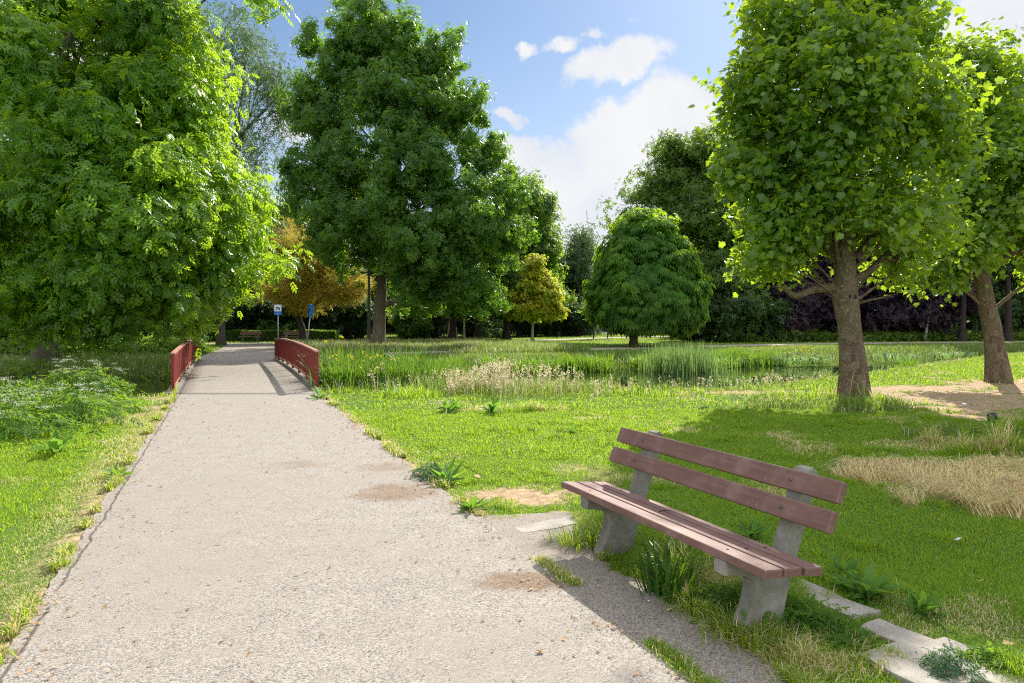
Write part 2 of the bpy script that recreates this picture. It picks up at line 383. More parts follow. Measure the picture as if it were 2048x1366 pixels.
def bark(name, c1, c2, moss=None, scale=(9, 9, 1.6), lichen=None, bs=.8):
    def fn(t):
        co = obj_co(t); q = t.scale(co, scale); n = t.noise(q, 1.6, 6, .7, .4); n2 = t.noise(co, 6, 4, .6)
        v = t.new('ShaderNodeTexVoronoi'); t.put(v.inputs['Vector'], t.scale(co, (scale[0]*1.6, scale[1]*1.6, scale[2]*2))); v.inputs['Scale'].default_value = 1.5
        col = t.mix(t.sstep(n, .3, .7), c1, c2)
        if moss: col = t.mix(t.m('MULTIPLY', t.sstep(t.noise(co, 1.3, 4), .42, .66), .6), col, moss)
        if lichen:
            col = t.mix(t.m('MULTIPLY', t.sstep(t.noise(co, 26, 3, .6), .60, .66), .7), col, lichen)
            col = t.mix(t.m('MULTIPLY', t.sstep(t.noise(t.scale(co, (1, 1, .6)), 5, 4, .7, 1.2), .54, .60), .45), col, [x*.62 for x in lichen])      # flakes off and leaves paler plates
        return princ(t, col, .9, .2, t.bump(t.m('ADD', n, t.m('MULTIPLY', v.outputs['Distance'], .5)), bs, .03))
    return mat(name, fn)
M['bark_plane'] = bark('plane_bark', (.085,.055,.038), (.19,.13,.09), (.13,.12,.05), (4, 4, 2.4), (.42,.38,.27), 1.0)
M['bark_oak'] = bark('oak_bark', (.09,.07,.05), (.20,.16,.12), (.10,.10,.05))
M['bark_dark'] = bark('dark_bark', (.022,.018,.015), (.06,.05,.04))
M['bark_mid'] = bark('grey_brown_bark', (.07,.06,.048), (.15,.125,.10), (.07,.075,.04))
M['bark_pale'] = bark('pale_bark', (.24,.22,.19), (.46,.43,.38), None, (3, 3, 6))

# ------------------------------------------------------------------ the lie of the land
NB = np.array([(-60,0),(-30,6),(-15,11.3),(-8.5,14.4),(-7.4,15.3),(-4.5,16.4),(0,16.3),(2.9,15.9),(5,16.4),(6.9,17.5),(8.9,19.4),(12,22.2),(18,28),(26,35),(40,42),(80,46)], float)
FB = np.array([(-60,24),(-20,27.6),(-13,29.2),(-10,30.6),(-4,34),(0,35.4),(6,37.4),(12,40.5),(20,45.5),(40,52),(80,56)], float)
def nb(x): return np.interp(x, NB[:, 0], NB[:, 1])
def fb(x): return np.interp(x, FB[:, 0], FB[:, 1])
BR0, BR1 = 15.2, 29.3            # the bridge spans these distances
def pl(y): return -1.07-.4213*y   # left and right edge of the main path
def pr(y): return 2.06-.4195*y
CROSS = [(-60,25.5),(-30,28.3),(-21.8,29.7),(-14,31.3),(-8.2,33.8),(-3.4,37),(3,40.3),(8.8,43.4),(21.4,50.4),(40,56),(80,60)]
MAIN2 = [(-11.5,28.6),(-13.2,33),(-16.2,42),(-19.6,51),(-20.5,53)]
FARP = [(-70,47),(-35,49.5),(-20,51.8),(-8,54.5),(3.5,63),(11.5,73),(24,82),(50,92)]
def dist_poly(x, y, P):
    d = np.full(np.shape(x), 1e9)
    for (x0, y0), (x1, y1) in zip(P[:-1], P[1:]):
        dx, dy = x1-x0, y1-y0; t = np.clip(((x-x0)*dx+(y-y0)*dy)/(dx*dx+dy*dy), 0, 1)
        d = np.minimum(d, np.hypot(x-x0-t*dx, y-y0-t*dy))
    return d
def on_path(x, y, pad=0):
    w = .05*(fbm(x, y, 3.0, 5)-.5)*2
    a = (y < BR1+1) & (x > pl(y)-pad+w) & (x < pr(y)+pad+w)
    b = dist_poly(x, y, CROSS) < 1.3+pad
    c = dist_poly(x, y, MAIN2) < 1.65+pad
    d = dist_poly(x, y, FARP) < 1.3+pad
    return a | b | c | d
# worn pad and slabs beside the bench
B0 = np.array([.355, 4.95]); BU = np.array([.418, -.908]); BV = np.array([.908, .418])
def bl(x, y): dx = x-B0[0]; dy = y-B0[1]; return dx*BU[0]+dy*BU[1], dx*BV[0]+dy*BV[1]
def pad_edge(u): return np.interp(u, [-.7,-.4,0,.25,.6,1.0,1.25,1.6,2.2,4.5], [.45,.40,.27,.12,.05,.13,.19,.10,.0,-.2])
def pad_mask(x, y):
    u, v = bl(x, y)
    edge = .10*(fbm(x, y, 2.3, 77)-.5)*2
    return ((v < pad_edge(u)+edge) & (v > -1.5) & (u > -.75+edge) & (u < 6) & (y < 6)).astype(float)
def sand(x, y):
    n = fbm(x, y, .9, 11); n2 = fbm(x, y, 3.1, 21)
    def el(cx, cy, rx, ry): return 1-((x-cx)/rx)**2-((y-cy)/ry)**2
    m = np.maximum.reduce([el(10.9, 14.0, 4.6, 3.3), el(9.2, 14.8, 2.4, 1.5), el(14, 17.5, 4, 2.4), el(5.2, 15.6, 1.3, .5)])
    s_ = .95*ss(m+(n-.5)*1.9+(n2-.5)*1.2+(fbm(x, y, 9, 27)-.5)*.8, -.3, .7)
    # worn strips along the path edges
    dl = pl(y)-x; dr = x-pr(y)
    e1 = .85*(1-ss(dl, 0, .45+.5*(n-.3)))*(dl > -.1)*ss(n2, .1, .6)*(.6+.4*ss(-y, -8, -3)); e2 = (1-ss(dr, 0, .14+.35*ss(n2, .55, .75)))*(dr > -.1)*ss(n2, .25, .5)*.9
    near = (y < 15.5)
    s_ = np.maximum(s_, np.where(near, np.maximum(e1, e2), 0))
    s_ = np.maximum(s_, .8*ss(el(.1, 6.3, .7, .5)+(n2-.5)*2.2+(fbm(x, y, 9, 27)-.5)*1.2, -.1, 1.1))
    s_ = np.maximum(s_, .8*ss(el(-7.0, 12.2, .8, 1.3)+(n2-.5)*2.2, -.1, 1.2))
    s_ = np.maximum(s_, .7*ss(el(-7.4, 14.6, .9, .5)+(n2-.5)*2.2, -.1, 1.2))
    return np.maximum(s_, pad_mask(x, y))
def dryness(x, y, only=False):
    n = fbm(x, y, 1.2, 31); n2 = fbm(x, y, 4, 41)
    def el(cx, cy, rx, ry): return 1-((x-cx)/rx)**2-((y-cy)/ry)**2
    m = np.maximum.reduce([el(5.3, 6.7, 1.9, .95), el(3.9, 7.1, .7, .6), el(7.2, 6.5, 2.2, 1.1), el(4.6, 6.2, 1.3, .8)])
    d = ss(m+(n-.5)*1.5+(n2-.5)*1.3+(fbm(x, y, 10, 43)-.5)*.6, -.15, .7)
    e = .55*ss(fbm(x, y, .8, 51)+.25*(n2-.5), .62, .74)
    dl = pl(y)-x; e3 = (1-ss(dl, .1, .7))*(dl > -.1)*.6
    dr = x-pr(y); e4 = (1-ss(dr, .0, .3))*(dr > -.1)*.5
    if only: return d
    return np.clip(np.maximum.reduce([d, e, e3*(y < 15), e4*(y < 15), sand(x, y)*.55]), 0, 1)
def height(x, y):
    a, b = nb(x), fb(x)
    down = ss(y, a-.1, a+2.4); up = ss(y, b-5.0, b+.2)
    z = -1.25*down+1.25*up
    z = z+.05*(fbm(x, y, .5, 3)-.5)*(~on_path(x, y, .5))*(1-ss(6.4-y, 0, .8)*ss(x+1, 0, 1))-.010*ss(6.4-y, 0, .8)*ss(x+1, 0, 1)
    z = np.where(on_path(x, y, .6) & ((y < BR0) | (y > BR1)), np.minimum(z, -.012), z)
    return z
def ground_mesh():
    xs = np.unique(np.concatenate([np.linspace(-1500,-120,8), np.linspace(-120,-30,40), np.linspace(-30,-12,60), np.linspace(-12,16,330), np.linspace(16,40,80), np.linspace(40,120,40), np.linspace(120,1500,8)]))
    ys = np.unique(np.concatenate([np.linspace(-300,-8,8), np.linspace(-8,1.5,20), np.linspace(1.5,22,250), np.linspace(22,60,140), np.linspace(60,140,50), np.linspace(140,2500,12)]))
    X, Y = np.meshgrid(xs, ys); Z = height(X, Y)
    nx, ny = len(xs), len(ys); i = np.arange(nx-1)[None]+np.arange(ny-1)[:, None]*nx; i = i.ravel()
    Fq = np.stack([i, i+1, i+1+nx, i+nx], 1)
    sm = sand(X, Y)*(Y < 25)
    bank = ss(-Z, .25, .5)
    me = np_mesh('ground', np.stack([X.ravel(), Y.ravel(), Z.ravel()], 1), Fq, dict(sand=sm.ravel(), bank=bank.ravel(), straw=(dryness(X, Y, True)*(Y < 25)).ravel()), [M['ground']], True)
    link('ground', me, kind='structure')
ground_mesh()
def strip(name, L, Rr, z, m, kind='structure', sub=6):
    """flat ribbon between two edge polylines"""
    L = np.array(L, float); Rr = np.array(Rr, float); n = len(L); t = np.linspace(0, 1, sub+1)
    P = L[:, None]*(1-t[None, :, None])+Rr[:, None]*t[None, :, None]
    Z = np.broadcast_to(np.asarray(z, float).reshape(-1, 1) if np.ndim(z) else np.full((n, 1), z), (n, sub+1))
    V = np.concatenate([P, Z[..., None]], 2).reshape(-1, 3)
    i = (np.arange(n-1)[:, None]*(sub+1)+np.arange(sub)[None]).ravel()
    me = np_mesh(name, V, np.stack([i, i+1, i+sub+2, i+sub+1], 1), None, [m], True)
    return link(name, me, kind=kind)
ys = np.arange(-6, BR0+.01, .04)
wl = .045*(fbm(ys*0, ys, 4, 61)-.5)*2+.02*(vn(ys*0, ys, 22, 62)-.5); wr = .05*(fbm(ys*0, ys, 4, 63)-.5)*2+.025*(vn(ys*0, ys, 22, 64)-.5)
ys[-1] = BR0
strip('path', np.stack([pl(ys)+wl, ys], 1), np.stack([pr(ys)+wr, ys+.0], 1), .004, M['path'])
def ribbon(name, P, w, z, m):
    P = spline(np.array(P, float), 120); T = unit(np.gradient(P, axis=0)); Nn = np.stack([-T[:, 1], T[:, 0]], 1)
    ww = w*(1+.08*(vn(P[:, 0], P[:, 1], 1.1, 9)-.5))[:, None]
    return strip(name, P+Nn*ww/2, P-Nn*ww/2, z, m)
ribbon('cross_path', CROSS, 2.6, .006, M['path_far'])
ribbon('park_path', MAIN2, 3.2, .012, M['path'])
ribbon('distant_path', FARP, 2.4, .004, M['path_far'])
wx = np.linspace(-60, 80, 60)
strip('canal_water', np.stack([wx, nb(wx)+.4], 1), np.stack([wx, fb(wx)-.6], 1), -.62, M['water'])
# the pad of worn gravel between path and bench
us = np.linspace(-.7, 4.4, 110)
vr = pad_edge(us)+.07*(fbm(us, us*0, 3, 71)-.5)*2+.03*(vn(us, us*0, 16, 72)-.5)
Rp = B0+us[:, None]*BU+vr[:, None]*BV
Lp = np.stack([pr(Rp[:, 1]-.15)-.12, Rp[:, 1]-.15], 1)
strip('gravel_pad', Lp, Rp, -.001, M['pad'])
# a far street behind the park
strip('street', [(-20,98),(120,98)], [(-20,106),(120,106)], .02, mat('far_street', lambda t: princ(t, (.30,.29,.28), .9)), sub=1)

# ------------------------------------------------------------------ box builder
def bm_box(bm, c, size, rot=None, bevel=0, seg=1):
    mtx = Matrix.Translation(c)@(rot if rot is not None else Matrix.Identity(4))@Matrix.Diagonal((*size, 1))
    r = bmesh.ops.create_cube(bm, size=1, matrix=mtx)
    if bevel:
        es = set(e for v in r['verts'] for e in v.link_edges)
        bmesh.ops.bevel(bm, geom=list(es), offset=bevel, segments=seg, profile=.6, affect='EDGES')
def bm_done(bm, name, m, parent=None, smooth=False, **props):
    me = bpy.data.meshes.new(name); bm.to_mesh(me); bm.free(); me.materials.append(m)
    if smooth:
        for p in me.polygons: p.use_smooth = True
    return link(name, me, parent, **props)
def box(name, c, size, m, parent=None, rot=None, bevel=0, seg=1, **props):
    bm = bmesh.new(); bm_box(bm, c, size, rot, bevel, seg); return bm_done(bm, name, m, parent, **props)
def bm_cyl(bm, c, r, h, rot=None, n=12, r2=None):
    bmesh.ops.create_cone(bm, cap_ends=True, segments=n, radius1=r, radius2=r if r2 is None else r2, depth=h, matrix=Matrix.Translation(c)@(rot if rot is not None else Matrix.Identity(4)))
def extrude_profile(bm, prof, x0, x1, bevel=.008):
    """prof: (y,z) outline extruded along x"""
    vs = [bm.verts.new((x0, y, z)) for y, z in prof]; f = bm.faces.new(vs)
    r = bmesh.ops.extrude_face_region(bm, geom=[f]); nv = [g for g in r['geom'] if isinstance(g, bmesh.types.BMVert)]
    for v in nv: v.co.x = x1
    bmesh.ops.recalc_face_normals(bm, faces=bm.faces)
    if bevel:
        es = [e for e in bm.edges if len(e.link_faces) == 2 and len(e.link_faces[0].verts) != len(e.link_faces[1].verts)]
        bmesh.ops.bevel(bm, geom=es, offset=bevel, segments=2, profile=.6, affect='EDGES')

# ------------------------------------------------------------------ bench
def plank_fn(t):
    co = obj_co(t); g = t.noise(t.scale(co, (2.2, 38, 38)), 1, 6, .65, .3); w = t.noise(co, 5, 4, .6); sp = t.noise(co, 160, 3, .7)
    col = t.ramp(g, [(.2, (.062,.025,.018)), (.5, (.130,.055,.039)), (.8, (.205,.098,.073))])
    col = t.mix(t.m('MULTIPLY', t.sstep(w, .45, .75), .45), col, (.30,.20,.17))
    col = t.mix(t.m('MULTIPLY', t.sstep(sp, .62, .72), .45), col, (.36,.28,.26))
    nrm = t.new('ShaderNodeNewGeometry').outputs['Normal']; s_ = t.new('ShaderNodeSeparateXYZ'); t.l.new(nrm, s_.inputs[0])
    col = t.mix(t.m('MULTIPLY', t.sstep(s_.outputs[2], .7, .98), .15), col, (.30,.20,.18))      # bleached and worn on top
    edge = t.new('ShaderNodeNewGeometry').outputs['Pointiness']
    col = t.mix(t.m('MULTIPLY', t.sstep(edge, .53, .62), .5), col, (.40,.28,.25))
    ch = t.m('MULTIPLY', t.sstep(t.noise(co, 22, 6, .8), .60, .64), t.sstep(t.noise(co, 2.6, 2), .42, .6)); col = t.mix(t.m('MULTIPLY', ch, .65), col, (.30,.255,.23))      # paint rubbed through
    ck = t.noise(t.scale(co, (.9, 60, 60)), 1.3, 3, .5); col = t.mix(t.m('MULTIPLY', t.sstep(ck, .66, .70), .7), col, (.04,.022,.018))      # drying cracks
    return princ(t, col, .6, .3, t.bump(t.m('ADD', g, t.m('MULTIPLY', sp, .3)), .35, .004))
M['plank'] = mat('red_brown_plank', plank_fn)
def conc_fn(t):
    co = obj_co(t); n = t.noise(co, 5, 6, .7); n2 = t.noise(co, 70, 4, .7); st = t.noise(t.scale(co, (12, 12, 2)), 1.5, 4)
    col = t.ramp(n, [(.3, (.13,.125,.10)), (.55, (.25,.235,.20)), (.75, (.37,.35,.30))])
    col = t.mix(t.m('MULTIPLY', t.sstep(st, .5, .72), .45), col, (.20,.20,.12))
    col = t.mix(t.m('MULTIPLY', t.sstep(n2, .58, .68), .4), col, (.12,.11,.09))
    return princ(t, col, .9, .2, t.bump(n2, .5, .006))
M['concrete'] = mat('weathered_concrete', conc_fn)
def slab_fn(t):
    co = obj_co(t); n = t.noise(co, 6, 6, .7); n2 = t.noise(co, 50, 5, .7)
    col = t.mix(t.m('MULTIPLY', t.sstep(n2, .52, .66), .5), t.ramp(n, [(.3, (.26,.235,.20)), (.7, (.46,.42,.365))]), (.16,.14,.11))
    return princ(t, col, .9, .2, t.bump(n2, .5, .006))
M['slab'] = mat('pale_slab_concrete', slab_fn)
M['bolt'] = mat('dull_bolt', lambda t: princ(t, (.13,.10,.095), .45, .5, None, .4))
M['hole'] = mat('dark_hole', lambda t: princ(t, (.015,.01,.01), .9))
def make_bench(name, label, L=1.96):
    root = thing(name, label, 'bench')
    dz = math.atan2(.037, .37); rt = Matrix.Rotation(-dz, 4, 'X')
    for k in range(3):
        v = .057+k*.1275; z = .45-.0225-math.tan(dz)*v
        box('seat_plank', (0, 0, 0), (L, .112, .045), M['plank'], root, None, .009, 2).matrix_local = Matrix.Translation((L/2+(0,-.004,.006)[k], v, z))@rt
    tl = math.atan2(.45, 1); rb = Matrix.Rotation(-tl, 4, 'X')
    for (v, z, dx) in ((.447, .612, 0.0), (.514, .752, .0)):
        box('backrest_plank', (0, 0, 0), (L, .045, .112), M['plank'], root, None, .010, 2).matrix_local = Matrix.Translation((L/2+dx, v, z))@rb
    prof = [(.11,-.02),(.112,.02),(.14,.07),(.175,.14),(.198,.22),(.19,.275),(.14,.305),(.08,.322),(.008,.33),(.006,.402),(.37,.366),(.405,.40),(.43,.47),(.455,.53),(.535,.735),(.552,.785),(.575,.815),(.61,.822),(.64,.80),(.645,.76),(.60,.64),(.545,.50),(.50,.38),(.45,.25),(.41,.13),(.385,-.02)]
    for x in (.31, 1.65):
        bm = bmesh.new(); extrude_profile(bm, prof, x-.048, x+.048, .010)
        leg = bm_done(bm, 'support', M['concrete'], root)
        for (v, z) in ((.447, .612), (.514, .752)):
            bm = bmesh.new(); nrm = Vector((0, -math.cos(tl), math.sin(tl))); c = Vector((x, v, z))+nrm*.024
            bmesh.ops.create_uvsphere(bm, u_segments=12, v_segments=6, radius=.0125, matrix=Matrix.Translation(c)@rb@Matrix.Diagonal((1, .5, 1, 1)))
            bm_done(bm, 'bolt', M['bolt'], leg, True)
        for k in range(3):
            bm = bmesh.new(); v = .057+k*.1275; z = .45-math.tan(dz)*v+.0008; bm_cyl(bm, (x, v, z), .0085, .001, rt, 12)
            bm_done(bm, 'bolt_hole', M['hole'], leg)
    return root
bench = make_bench('park_bench', 'large red-brown slatted bench on concrete supports standing in weeds beside the gravel path')
bench.location = (B0[0], B0[1], 0); bench.rotation_euler = (0, 0, math.atan2(BU[1], BU[0]))
for px, lab in ((476, 'small distant bench in front of the clipped hedge, left of the dog sign pole'), (562, 'small distant bench at the foot of the leaning golden tree trunk by the hedge')):
    b = copy_tree(bench); b['label'] = lab; b['group'] = 'distant benches against the hedge'; b.rotation_euler = (0, 0, 0)
    b.location = ((px-1024)/F*55.5, 55.5, 0); b.scale = (.9, 1, 1.05)

# ------------------------------------------------------------------ footbridge
def red_fn(t):
    co = obj_co(t); n = t.noise(t.scale(co, (14, 14, 3)), 1.5, 5, .7); n2 = t.noise(co, 16, 4, .7)
    col = t.ramp(n, [(.25, (.115,.014,.010)), (.55, (.20,.026,.018)), (.8, (.27,.048,.032))])
    col = t.mix(t.m('MULTIPLY', t.sstep(n2, .66, .70), .8), col, (.45,.36,.25))
    return princ(t, col, .55, .35, t.bump(n2, .2, .004))
M['red'] = mat('flaking_red_paint', red_fn)
def cap_fn(t):
    co = obj_co(t); n = t.noise(co, 9, 5, .7)
    return princ(t, t.ramp(n, [(.3, (.27,.10,.07)), (.7, (.50,.30,.24))]), .6, .3, t.bump(n, .2, .004))
M['cap'] = mat('faded_red_handrail', cap_fn)
def hump(y): t_ = np.clip((np.asarray(y, float)-BR0)/(BR1-BR0), 0, 1); return .005+.10*4*t_*(1-t_)
def build_bridge():
    root = thing('footbridge', 'low arched footbridge with two red railings carrying the gravel path over the canal', 'footbridge', (0, 0, 0))
    n = 40; ys = np.linspace(BR0-.03, BR1, n); t = np.linspace(0, 1, 7)
    L = pl(ys)-.12; Rr = pr(ys)+.12
    top = [np.stack([L*(1-k)+Rr*k, ys, hump(ys)], 1) for k in t]; bot = [np.stack([L*(1-k)+Rr*k, ys, hump(ys)-.32], 1) for k in t]
    V = np.concatenate(top+bot); Fq = []
    def q(a, b): 
        i = np.arange(n-1); Fq.append(np.stack([a*n+i, b*n+i, b*n+i+1, a*n+i+1], 1))
    for k in range(6): q(k, k+1); q(7+k+1, 7+k)
    q(7, 0); q(6, 13)
    Fq.append(np.array([[k*n, (7+k)*n, (8+k)*n, (k+1)*n] for k in range(6)]))
    link('deck', np_mesh('deck', V, Fq, None, [M['path']]), root)
    for side, (fx, y0, y1, sgn) in enumerate(((pl, 15.3, 29.0, -1), (pr, 16.0, 29.2, 1))):
        off = sgn*.03
        # concrete edge
        yk = np.linspace(y0-.25, y1+.2, 40); c = np.stack([fx(yk)+sgn*.10, yk, hump(yk)+.02], 1)
        bm = bmesh.new(); prev = None
        for p in c:
            ring = [bm.verts.new((p[0]+dx, p[1], p[2]+dz)) for dx, dz in ((-.13, -.34), (.13, -.34), (.13, .03), (-.13, .03))]
            if prev:
                for k in range(4): bm.faces.new((prev[k], prev[(k+1) % 4], ring[(k+1) % 4], ring[k]))
            else: bm.faces.new(ring)
            prev = ring
        bm.faces.new(prev[::-1]); bmesh.ops.recalc_face_normals(bm, faces=bm.faces)
        bm_done(bm, 'concrete_edge', M['concrete'], root)
        H = .88
        def P(y, z): return np.array([fx(y)+off+sgn*.05, y, float(hump(y))+z])
        def bar(pts, w, h, bm):
            prev = None
            for i, p in enumerate(pts):
                ring = [bm.verts.new((p[0]+dx, p[1], p[2]+dz)) for dx, dz in ((-w, -h), (w, -h), (w, h), (-w, h))]
                if prev:
                    for k in range(4): bm.faces.new((prev[k], prev[(k+1) % 4], ring[(k+1) % 4], ring[k]))
                else: bm.faces.new(ring)
                prev = ring
            bm.faces.new(prev[::-1])
        ysr = np.linspace(y0, y1, 30)
        bm = bmesh.new(); bar([P(y, H+.02) for y in np.linspace(y0-.06, y1+.06, 30)], .055, .022, bm); bmesh.ops.recalc_face_normals(bm, faces=bm.faces)
        es = [e for e in bm.edges if len(e.link_faces) == 2 and e.calc_face_angle(0) > 1]
        bmesh.ops.bevel(bm, geom=es, offset=.008, segments=2, affect='EDGES')
        rail = bm_done(bm, 'railing', M['cap'], root)
        rail['label'] = ('red railing on the left side of the bridge', 'red railing on the right side of the bridge, its paint flaking')[side]
        bm = bmesh.new(); bar([P(y, .15) for y in ysr], .022, .028, bm); bmesh.ops.recalc_face_normals(bm, faces=bm.faces); bm_done(bm, 'bottom_rail', M['cap'], rail)
        bm = bmesh.new(); bar([P(y, H-.05) for y in ysr], .02, .03, bm); bmesh.ops.recalc_face_normals(bm, faces=bm.faces); bm_done(bm, 'upper_rail', M['red'], rail)
        yp = np.linspace(y0, y1, 8)
        for y in yp:
            c = P(y, 0); box('post', tuple(c+[0, 0, (H+.0)/2]), (.07, .06, H), M['red'], rail, None, .006)
        for a, b in zip(yp[:-1], yp[1:]):
            bm = bmesh.new(); m_ = 14
            for i in range(1, m_):
                y = a+(b-a)*i/m_; c = P(y, 0); bm_box(bm, tuple(c+[0, 0, .49]), (.016, .05, .66))
            bm_done(bm, 'balusters', M['red'], rail)
    return root
build_bridge()
# concrete corner block at the near right railing
# ------------------------------------------------------------------ signs
M['steel'] = mat('galvanised_steel', lambda t: princ(t, t.mix(t.noise(obj_co(t), 12, 3), (.26,.28,.29), (.40,.42,.43)), .45, .5, None, .5))
M['blue'] = mat('sign_blue', lambda t: princ(t, (.015,.14,.42), .4, .5))
M['signwhite'] = mat('sign_white', lambda t: princ(t, (.78,.78,.76), .4, .5))
M['black'] = mat('sign_black', lambda t: princ(t, (.02,.015,.015), .5, .4))
M['signred'] = mat('sign_red', lambda t: princ(t, (.4,.05,.06), .5, .4))
def flat_poly(bm, pts, y, sx=1, sz=1, ox=0, oz=0):
    bm.faces.new([bm.verts.new((ox+x*sx, y, oz+z*sz)) for x, z in pts])
def build_signs():
    x, D = (556.5-1024)/F*36, 36.0
    r = thing('dog_sign', 'upright blue and white sign with a black dog on a grey pole past the bridge', 'sign', (x, D, 0))
    bm = bmesh.new(); bm_cyl(bm, (0, 0, 1.27), .03, 2.56, None, 10); bm_done(bm, 'pole', M['steel'], r, True)
    b = box('sign_board', (0, -.045, 2.27), (.41, .012, .56), M['blue'], r, None, .003)
    bm = bmesh.new(); flat_poly(bm, [(-.18,-.17),(.18,-.17),(.18,.17),(-.18,.17)], -.053, oz=2.36); bm_done(bm, 'white_field', M['signwhite'], b)
    dog = [(-.62,.42),(-.52,.62),(-.42,.5),(-.25,.42),(.05,.32),(.4,.34),(.55,.2),(.82,-.12),(.78,-.2),(.6,-.05),(.62,-.3),(.5,-.62),(.66,-.72),(.42,-.72),(.34,-.4),(.2,-.1),(-.12,-.1),(-.2,-.4),(-.16,-.72),(-.34,-.72),(-.36,-.3),(-.42,.05),(-.5,.18),(-.85,.12),(-.88,.24)]
    bm = bmesh.new(); f = bm.faces.new([bm.verts.new((a*.15, -.056, 2.355+c*.15)) for a, c in dog]); bmesh.ops.triangulate(bm, faces=[f]); bm_done(bm, 'dog_pictogram', M['black'], b)
    bm = bmesh.new(); flat_poly(bm, [(-.105,-.03),(-.05,-.03),(-.05,.03),(-.105,.0)], -.058, oz=2.30); bm_done(bm, 'red_mark', M['signred'], b)
    bm = bmesh.new()
    xx = -.09
    for w in (.03,.02,.035,.02,.03,.025):
        flat_poly(bm, [(xx,-.008),(xx+w-.006,-.008),(xx+w-.006,.008),(xx,.008)], -.053, oz=2.075); xx += w
    bm_done(bm, 'small_writing', M['signwhite'], b)
    x, D = (612-1024)/F*35.5, 35.5
    r = thing('side_on_sign', 'blue sign seen nearly edge-on atop a leaning grey pole right of the bridge', 'sign', (x, D, 0))
    tilt = Matrix.Rotation(R(6.5), 4, 'Y')
    bm = bmesh.new(); bm_cyl(bm, (0, 0, 1.28), .03, 2.6, None, 10); bm_cyl(bm, (0, 0, 1.0), .042, .06, None, 10)
    bmesh.ops.transform(bm, matrix=tilt, verts=bm.verts); bm_done(bm, 'pole', M['steel'], r, True)
    rot = Matrix.Rotation(R(80), 4, 'Z')
    bm = bmesh.new(); bm_box(bm, (0, -.045, 2.22), (.42, .012, .66), None, .003); bm_box(bm, (0, .045, 2.22), (.42, .012, .66), None, .003)
    bmesh.ops.transform(bm, matrix=tilt@rot, verts=bm.verts); b = bm_done(bm, 'sign_board', M['blue'], r)
    for c, z_ in (((0, 0, 2.4), (.40, .074, .03)), ((0, 0, 2.0), (.40, .074, .03)), ((0, 0, 2.558), (.10, .12, .02))):
        bm = bmesh.new(); bm_box(bm, c, z_); bmesh.ops.transform(bm, matrix=tilt@rot, verts=bm.verts); bm_done(bm, 'bracket', M['steel'], b)
build_signs()

# ------------------------------------------------------------------ trees
def clumps_in(lobes, n, rng, inner=.5, outer=1.0, shrink=0):
    """points spread through the outer shell of a set of ellipsoids"""
    lb = np.array(lobes, float); lb[:, 3:6] = np.maximum(lb[:, 3:6]-shrink, lb[:, 3:6]*.5); w = (lb[:, 3]*lb[:, 4]*lb[:, 5])**(2/3); w /= w.sum()
    out = []; oi = []
    while len(out) < n:
        k = rng.choice(len(lb), p=w); d = rng.normal(size=3); d /= np.linalg.norm(d)
        r = inner+(outer-inner)*rng.random()**.6
        p = lb[k, :3]+d*lb[k, 3:6]*r
        q = (((p-lb[:, :3])/lb[:, 3:6])**2).sum(1); q[k] = 9
        if q.min() < (inner*.75)**2 and rng.random() < .8: continue
        out.append(p); oi.append(k)
    return np.array(out), np.array(oi)
def foliage(lobes, rng, n_clumps, per, cr, size, tpl, up=.5, outw=.4, rand=.6, droop=0, inner=.5, zmin=None, flat=.6, tipfn=None, sizevar=.3, boughs=0, br=1.0, bflat=.7, cn=0):
    if boughs:
        Bc, kb = clumps_in(lobes, boughs, rng, inner, 1.05, br*.85)
        wgt = .35+rng.random(boughs)**1.5; wgt /= wgt.sum(); bi = rng.choice(boughs, n_clumps, p=wgt); d = unit(rng.normal(size=(n_clumps, 3)))
        rr = br*(wgt[bi]*boughs)**.5*(.45+.6*rng.random(n_clumps))
        C = Bc[bi]+d*rr[:, None]*np.array([1, 1, bflat]); k = kb[bi]
    else: C, k = clumps_in(lobes, n_clumps, rng, inner)
    lb = np.array(lobes, float)
    cs = cr*(.6+.8*rng.random(n_clumps))
    m = rng.poisson(per*(cs/cr)**2)+2
    idx = np.repeat(np.arange(n_clumps), m); n = len(idx)
    g = rng.normal(size=(n, 3))*.5; g[:, 2] *= flat
    P = C[idx]+g*cs[idx][:, None]
    out_ = unit(P-(lb[k[idx], :3]*.6+lb[:, :3].mean(0)*.4)); lo = unit(g)
    if boughs: out_ = unit(out_*.6+(P-Bc[bi[idx]])/br*.7)
    N = out_*outw+lo*cn+np.array([0, 0, up])+rng.normal(size=(n, 3))*rand*.6
    T = lo*.7+out_*.6+rng.normal(size=(n, 3))*.4+np.array([0, 0, -droop])
    sz = size*(1-sizevar+2*sizevar*rng.random(n))
    rnd = np.clip(rng.random(n)*.7+rng.random(n_clumps)[idx]*.3, 0, 1)
    if zmin is not None:
        keep = P[:, 2] > zmin; P, N, T, sz, rnd = P[keep], N[keep], T[keep], sz[keep], rnd[keep]
    V, Fc, rr = leaves(P, N, T, sz, tpl, rnd)
    at = dict(rnd=rr)
    if tipfn is not None: at['tip'] = tipfn(V)
    return V, Fc, at, C, k
